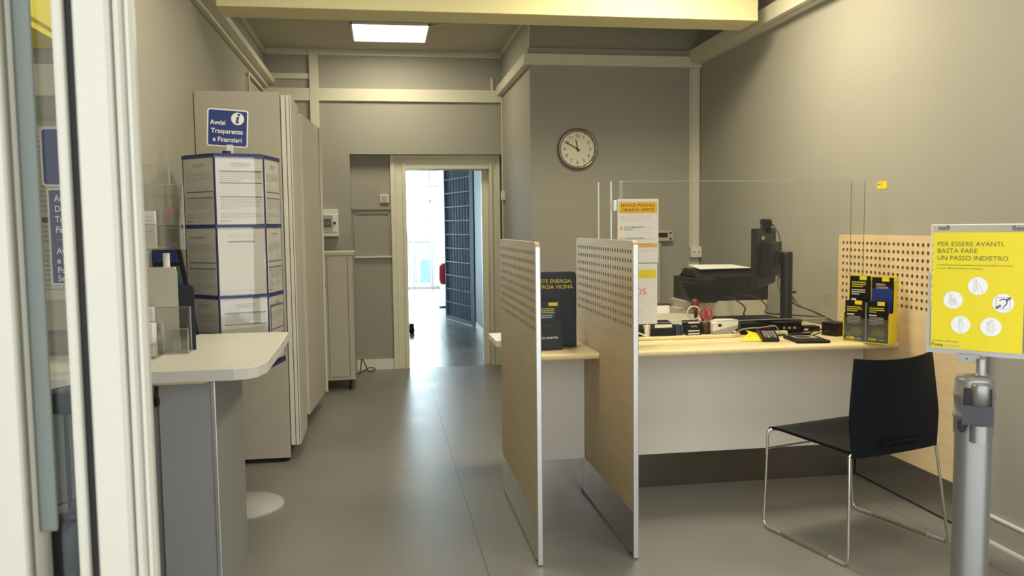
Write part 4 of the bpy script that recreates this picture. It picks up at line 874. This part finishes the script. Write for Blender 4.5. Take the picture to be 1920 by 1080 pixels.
b = MB(); b.box(-.735, -.705, 4.198, 4.206, 1.745, 1.79, 'whitep'); build('bracket', b, t)

# leaning dark board behind the table leaflets
t = thing('leaning_board', 'dark blue printed board leaning behind the leaflet racks', 'board', (-.95, 3.93, .90))
b = MB(); b.prism([(-1.03, .902), (-.842, .902), (-.905, 1.298), (-1.03, 1.298)], 3.93, 3.945, 1, 'black'); build('frame', b, t, bev=.002)
b = MB(); b.prism([(-1.03, .92), (-.863, .92), (-.912, 1.22), (-1.03, 1.22)], 3.927, 3.93, 1, 'mapbl'); b.prism([(-1.03, 1.235), (-.915, 1.235), (-.923, 1.288), (-1.03, 1.288)], 3.926, 3.93, 1, 'blue'); b.prism([(-.96, 1.17), (-.905, 1.17), (-.911, 1.215), (-.96, 1.215)], 3.9262, 3.927, 1, 'green'); b.lines((-1.0, 3.9262, .95), X, Z, .11, .2, 9, 'bluesign', .4, 3, 55); build('printed_face', b, t)

# leaflet racks on the table
def tray(b, x0, x1, y0, y1, z0, zf, zb, k='pocket', e='cleare'):
    b.box(x0, x1, y0, y0+.003, z0, zf, k); b.box(x0, x1, y1, y1+.003, z0, zb, k)
    b.prism([(y0, z0), (y1, z0), (y1, zb), (y0, zf)], x1-.003, x1, 0, k); b.box(x0, x1, y0, y1, z0, z0+.003, k)
    for q in ((y0, zf), (y1, zb)): b.box(x1-.003, x1+.001, q[0], q[0]+.003, z0, q[1], e); b.box(x0, x1, q[0], q[0]+.003, q[1]-.003, q[1], e)
t = thing('leaflet_rack', 'clear acrylic leaflet rack on a white post at the left table end', 'leaflet rack', (-.858, 3.42, .90))
b = MB(); b.lathe([(.013, .90), (.013, 1.29)], (-.850, 3.45, 0), 'whitep', 20); b.lathe([(.05, .90), (.05, .906)], (-.850, 3.45, 0), 'whitep', 24); build('post', b, t)
b = MB(); tray(b, -1.0, -.765, 3.33, 3.40, 1.305, 1.405, 1.56); build('front_tray', b, t)
b = MB(); tray(b, -1.0, -.828, 3.41, 3.46, 1.32, 1.40, 1.64); build('rear_tray', b, t)
b = MB(); tray(b, -.83, -.775, 3.36, 3.42, 1.31, 1.39, 1.55); build('side_tray', b, t)
b = MB(); b.box(-.99, -.862, 3.35, 3.375, 1.312, 1.455, 'paper'); b.lines((-.93, 3.3495, 1.33), X, Z, .06, .11, 8, 'ink3', .3, 4, 70); tag(build('leaflets', b), 'white leaflets in the upper clear rack', 'leaflets')
b = MB(); b.box(-.838, -.780, 3.425, 3.435, 1.33, 1.47, 'pinkp'); b.box(-.826, -.795, 3.424, 3.425, 1.33, 1.44, 'tubegrey'); tag(build('pink_leaflets', b), 'pink and grey leaflets in the upper clear rack', 'leaflets')
t = thing('leaflet_box', 'stepped clear leaflet box with white slips on the table', 'leaflet box', (-.86, 3.38, .90))
b = MB(); b.prism(rrect(-1.0, -.80, .903, 1.235, .02, (0, 0, 1, 0)), 3.40, 3.404, 1, 'cab2'); b.box(-1.0, -.81, 3.402, 3.43, 1.19, 1.235, 'whitep'); build('backplate', b, t)
b = MB(); tray(b, -1.0, -.755, 3.34, 3.398, .903, 1.00, 1.08); build('middle_tray', b, t)
b = MB(); tray(b, -1.0, -.845, 3.22, 3.335, .903, .96, 1.03); build('front_tray', b, t)
b = MB(); b.prism(rrect(-.80, -.742, .905, 1.165, .02, (0, 0, 1, 0)), 3.41, 3.414, 1, 'navycard'); build('side_card', b, t)
b = MB(); b.box(-1.0, -.862, 3.25, 3.31, .907, 1.03, 'paper'); b.lines((-.93, 3.2495, .92), X, Z, .06, .09, 8, 'ink3', .3, 4, 71); tag(build('slips', b), 'stack of white slips in the lower clear box', 'slips')
b = MB(); b.box(-1.0, -.885, 3.35, 3.39, .907, 1.085, 'paper'); b.lines((-.93, 3.3495, 1.04), X, Z, .045, .04, 4, 'ink3', .3, 4, 72); tag(build('slips', b), 'taller white forms behind the slips in the lower box', 'slips')

# second sign stand glimpsed through the glass door
t = thing('sign_stand', 'blue two-part sign stand seen through the glass of the door', 'sign', (-1.02, 3.03, .90))
b = MB(); b.lathe([(.06, .90), (.06, .908), (.012, .915), (.012, 1.6), (0, 1.6)], (-1.0, 3.03, 0), 'tubegrey', 20); build('pole', b, t)
b = MB(Matrix.Rotation(0, 4, 'Z')); b.prism(rrect(-1.125, -.90, 1.532, 1.73, .014), 3.0, 3.005, 1, 'whitep'); b.poly((0, 2.9994, 0), X, Z, rrect(-1.118, -.907, 1.539, 1.723, .01), 'bluesign'); build('upper_plate', b, t)
b = MB(); b.box(-1.112, -.90, 3.0, 3.005, 1.20, 1.526, 'whitep'); b.quad((-1.106, 2.9994, 1.206), X, Z, .20, .314, 'bluesign')
for z_, s_ in ((1.482, 'Avvisi'), (1.447, 'Documenti'), (1.412, 'Trasparenza'), (1.377, 'Finanziari'), (1.305, 'Avvisi'), (1.272, 'e informazioni'), (1.240, 'Postali'), (1.212, 'Servizi')): b.text(s_, .030, (-1.090, 2.9988, z_), X, Z, 'paper', 'LEFT', .02, .85)
b.quad((-1.088, 2.9988, 1.352), X, Z, .15, .001, 'paper'); build('lower_plate', b, t)
b = MB(); b.box(-1.45, -1.12, 3.40, 3.44, 1.0, 1.80, 'cab'); b.box(-1.43, -1.14, 3.398, 3.40, 1.12, 1.78, 'paper2'); b.lines((-1.40, 3.397, 1.45), X, Z, .25, .30, 16, 'ink2', .35, 5, 90); b.lines((-1.40, 3.397, 1.15), X, Z, .25, .26, 14, 'ink2', .35, 5, 91); b.quad((-1.43, 3.3965, 1.415), X, Z, .29, .02, 'ink')
tag(build('notice_board', b), 'notice board of printed sheets behind the blue sign stand', 'notice board')
# umbrella stand
t = thing('umbrella_stand', 'black umbrella stand with a ring top behind the glass door', 'umbrella stand', (-.88, 2.4, 0))
b = MB(); b.lathe([(.075, .89), (.08, .89), (.08, .945), (.075, .945), (.066, .94), (.066, .895), (.075, .89)], (-.835, 2.42, 0), 'black', 32, caps=False); build('ring', b, t)
b = MB(); b.cyl((-.872, 2.40, .1), (-.872, 2.40, .90), .006, 'black', 10); build('pole', b, t)
b = MB(); b.lathe([(0, 0), (.13, 0), (.135, .02), (.12, .58), (.126, .60), (.11, .60), (.10, .55), (0, .55)], (-.835, 2.42, 0), 'black', 36); build('bin', b, t)

# ------------------------------------------------------------------ tall cabinets along the left wall
def tall_cabinet(y0, y1, xf, label, panel=True):
    t = thing('tall_cabinet', label, 'cabinet', ((XL+xf)/2, (y0+y1)/2, 0), group='tall office cabinets'); return t
t = tall_cabinet(4.95, 5.72, -.565, 'nearest tall grey office cabinet, plain side facing the entrance')
b = MB(); b.box(XL+.005, -.567, 4.95, 4.972, .03, 2.165, 'cab'); b.box(-.60, -.567, 4.9495, 4.95, .03, 2.165, 'cab'); build('side_panel', b, t, bev=.001)
b = MB(); b.box(XL+.005, -.60, 4.972, 5.72, .06, 2.15, 'cab'); b.box(-.60, -.565, 5.42, 5.72, .12, 2.1, 'dark'); build('carcass', b, t)
b = MB(); b.box(-.562, -.538, 4.965, 4.99, .10, 2.15, 'cabw'); b.box(-.534, -.516, 4.965, 4.99, .10, 2.15, 'cabw'); b.box(-.567, -.505, 4.985, 5.0, .10, 2.15, 'ink2'); b.box(-.513, -.507, 4.968, 4.99, .10, 2.15, 'cabw'); build('frame_strip', b, t, 'pale vertical edge strips', bev=.002)
b = MB(); b.box(-.60, -.507, 4.99, 5.40, .10, 2.15, 'cab2'); build('door', b, t, bev=.002)
for y_ in (4.99, 5.65): b = MB(); b.box(-.62, -.58, y_, y_+.05, 0, .06, 'black'); build('foot', b, t)
t = tall_cabinet(5.72, 6.62, -.52, 'farther tall office cabinet with its door standing slightly proud')
b = MB(); b.box(XL+.005, -.60, 5.73, 6.60, .06, 2.15, 'cab'); b.box(-.60, -.565, 5.73, 6.6, .12, 2.1, 'dark'); build('carcass', b, t)
dm = Matrix.Translation((-.545, 5.78, 0)) @ Matrix.Rotation(math.radians(-4.0), 4, 'Z')
b = MB(dm); b.box(0, .022, 0, .80, .10, 2.155, 'cab2'); b.box(-.001, .0225, -.003, .0, .10, 2.155, 'cabw'); build('door', b, t, bev=.002)
b = MB(dm); b.box(.024, .04, .785, .80, .10, 2.155, 'cabw'); build('edge_strip', b, t)
for y_ in (5.75, 6.5): b = MB(); b.box(-.62, -.58, y_, y_+.05, 0, .06, 'black'); build('foot', b, t)
# low cabinet on castors
t = thing('low_cabinet', 'low beige cabinet on black castors beneath the fuse box', 'cabinet', (-.44, 7.35, 0))
b = MB(); b.box(-.62, -.243, 7.09, 7.63, 1.15, 1.18, 'cab2'); build('top', b, t, bev=.004)
b = MB(); b.box(-.61, -.255, 7.10, 7.61, .09, 1.15, 'cab2'); b.box(-.30, -.297, 7.097, 7.10, .12, 1.15, 'dark'); b.box(-.255, -.253, 7.12, 7.59, .12, 1.13, 'cab'); build('body', b, t, bev=.002)
b = MB(); b.box(-.60, -.47, 7.09, 7.10, .12, 1.145, 'cab2'); build('door', b, t, bev=.002); db = t.children[-1] if t.children else None
b = MB(); b.box(-.465, -.302, 7.09, 7.10, .12, 1.145, 'cab2'); d2 = build('door', b, t, bev=.002)
b = MB(); b.box(-.515, -.48, 7.082, 7.09, .885, .90, 'chrome'); build('handle', b, d2)
for x_, y_ in ((-.58, 7.16), (-.30, 7.16), (-.58, 7.54), (-.30, 7.54)):
    b = MB(); b.lathe([(.0, -.012), (.028, -.012), (.028, .012), (0, .012)], (x_, y_, .03), 'black', 16, 0); b.box(x_-.014, x_+.014, y_-.02, y_+.02, .045, .09, 'black'); b.cyl((x_+.013, y_, .03), (x_+.015, y_, .03), .012, 'chrome', 12); build('castor', b, t)
b = MB(); b.tube(smoothpath([(-.23, 7.72, .06), (-.22, 7.85, .14), (-.2, 7.95, .10), (-.16, 7.9, .02), (-.12, 7.95, .012), (-.10, 8.02, .02), (-.15, 8.04, .03), (-.2, 8.0, .012), (-.25, 7.85, .012), (-.3, 7.8, .012)]), .005, 'cable', 6); tag(build('floor_cable', b), 'dark coiled cable on the floor beside the low cabinet', 'cable')
# fuse box
t = thing('fuse_box', 'white fuse box with grey window on the back wall', 'fuse box', (-.50, YU, 1.43))
b = MB(); b.box(-.60, -.405, YU-.07, YU, 1.305, 1.56, 'whitep'); b.box(-.595, -.41, YU-.078, YU-.07, 1.345, 1.515, 'whitep'); build('case', b, t, bev=.004)
b = MB(); b.box(-.58, -.455, YU-.082, YU-.078, 1.36, 1.50, 'tubegrey'); b.box(-.56, -.47, YU-.084, YU-.082, 1.39, 1.47, 'ink'); b.text('1 2 3', .03, (-.55, YU-.0845, 1.42), X, Z, 'ink3'); build('window', b, t)
b = MB(); b.cyl((-.438, YU-.09, 1.43), (-.438, YU-.078, 1.43), .012, 'black', 12); build('latch', b, t)
t = thing('light_switch', 'small square wall switch with orange glow left of the doorway', 'switch', (.026, YB, 1.62))
b = MB(); b.box(-.014, .068, YB-.04, YB, 1.618, 1.70, 'whitep'); build('box', b, t, bev=.003)
b = MB(); b.box(-.002, .056, YB-.045, YB-.04, 1.63, 1.69, 'beigepc'); b.box(.01, .03, YB-.046, YB-.045, 1.65, 1.68, 'pinkp'); build('button', b, t)
t = thing('light_switch', 'cream wall switch right of the doorway with conduit above', 'switch', (XC, 8.0, 1.66))
b = MB(); b.box(XC-.03, XC, 7.84, 7.93, 1.63, 1.72, 'whitep'); build('box', b, t, bev=.003)
b = MB(); b.box(XC-.033, XC-.03, 7.86, 7.91, 1.65, 1.70, 'white'); build('button', b, t)
b = MB(); b.tube(fillet([(XL+.02, 6.9, 2.30), (XL+.02, 6.9, 2.62), (XL+.02, 7.9, 2.62)], .03), .011, 'trim', 8); tag(build('conduit', b), 'thin painted conduit above the tall cabinets on the left wall', 'conduit')
b = MB(); b.cyl((.42, 6.95, ZC-.008), (1.15, 6.5, ZC-.008), .006, 'trim', 8); tag(build('ceiling_conduit', b), 'thin conduit running from the glowing ceiling light to the right', 'conduit')
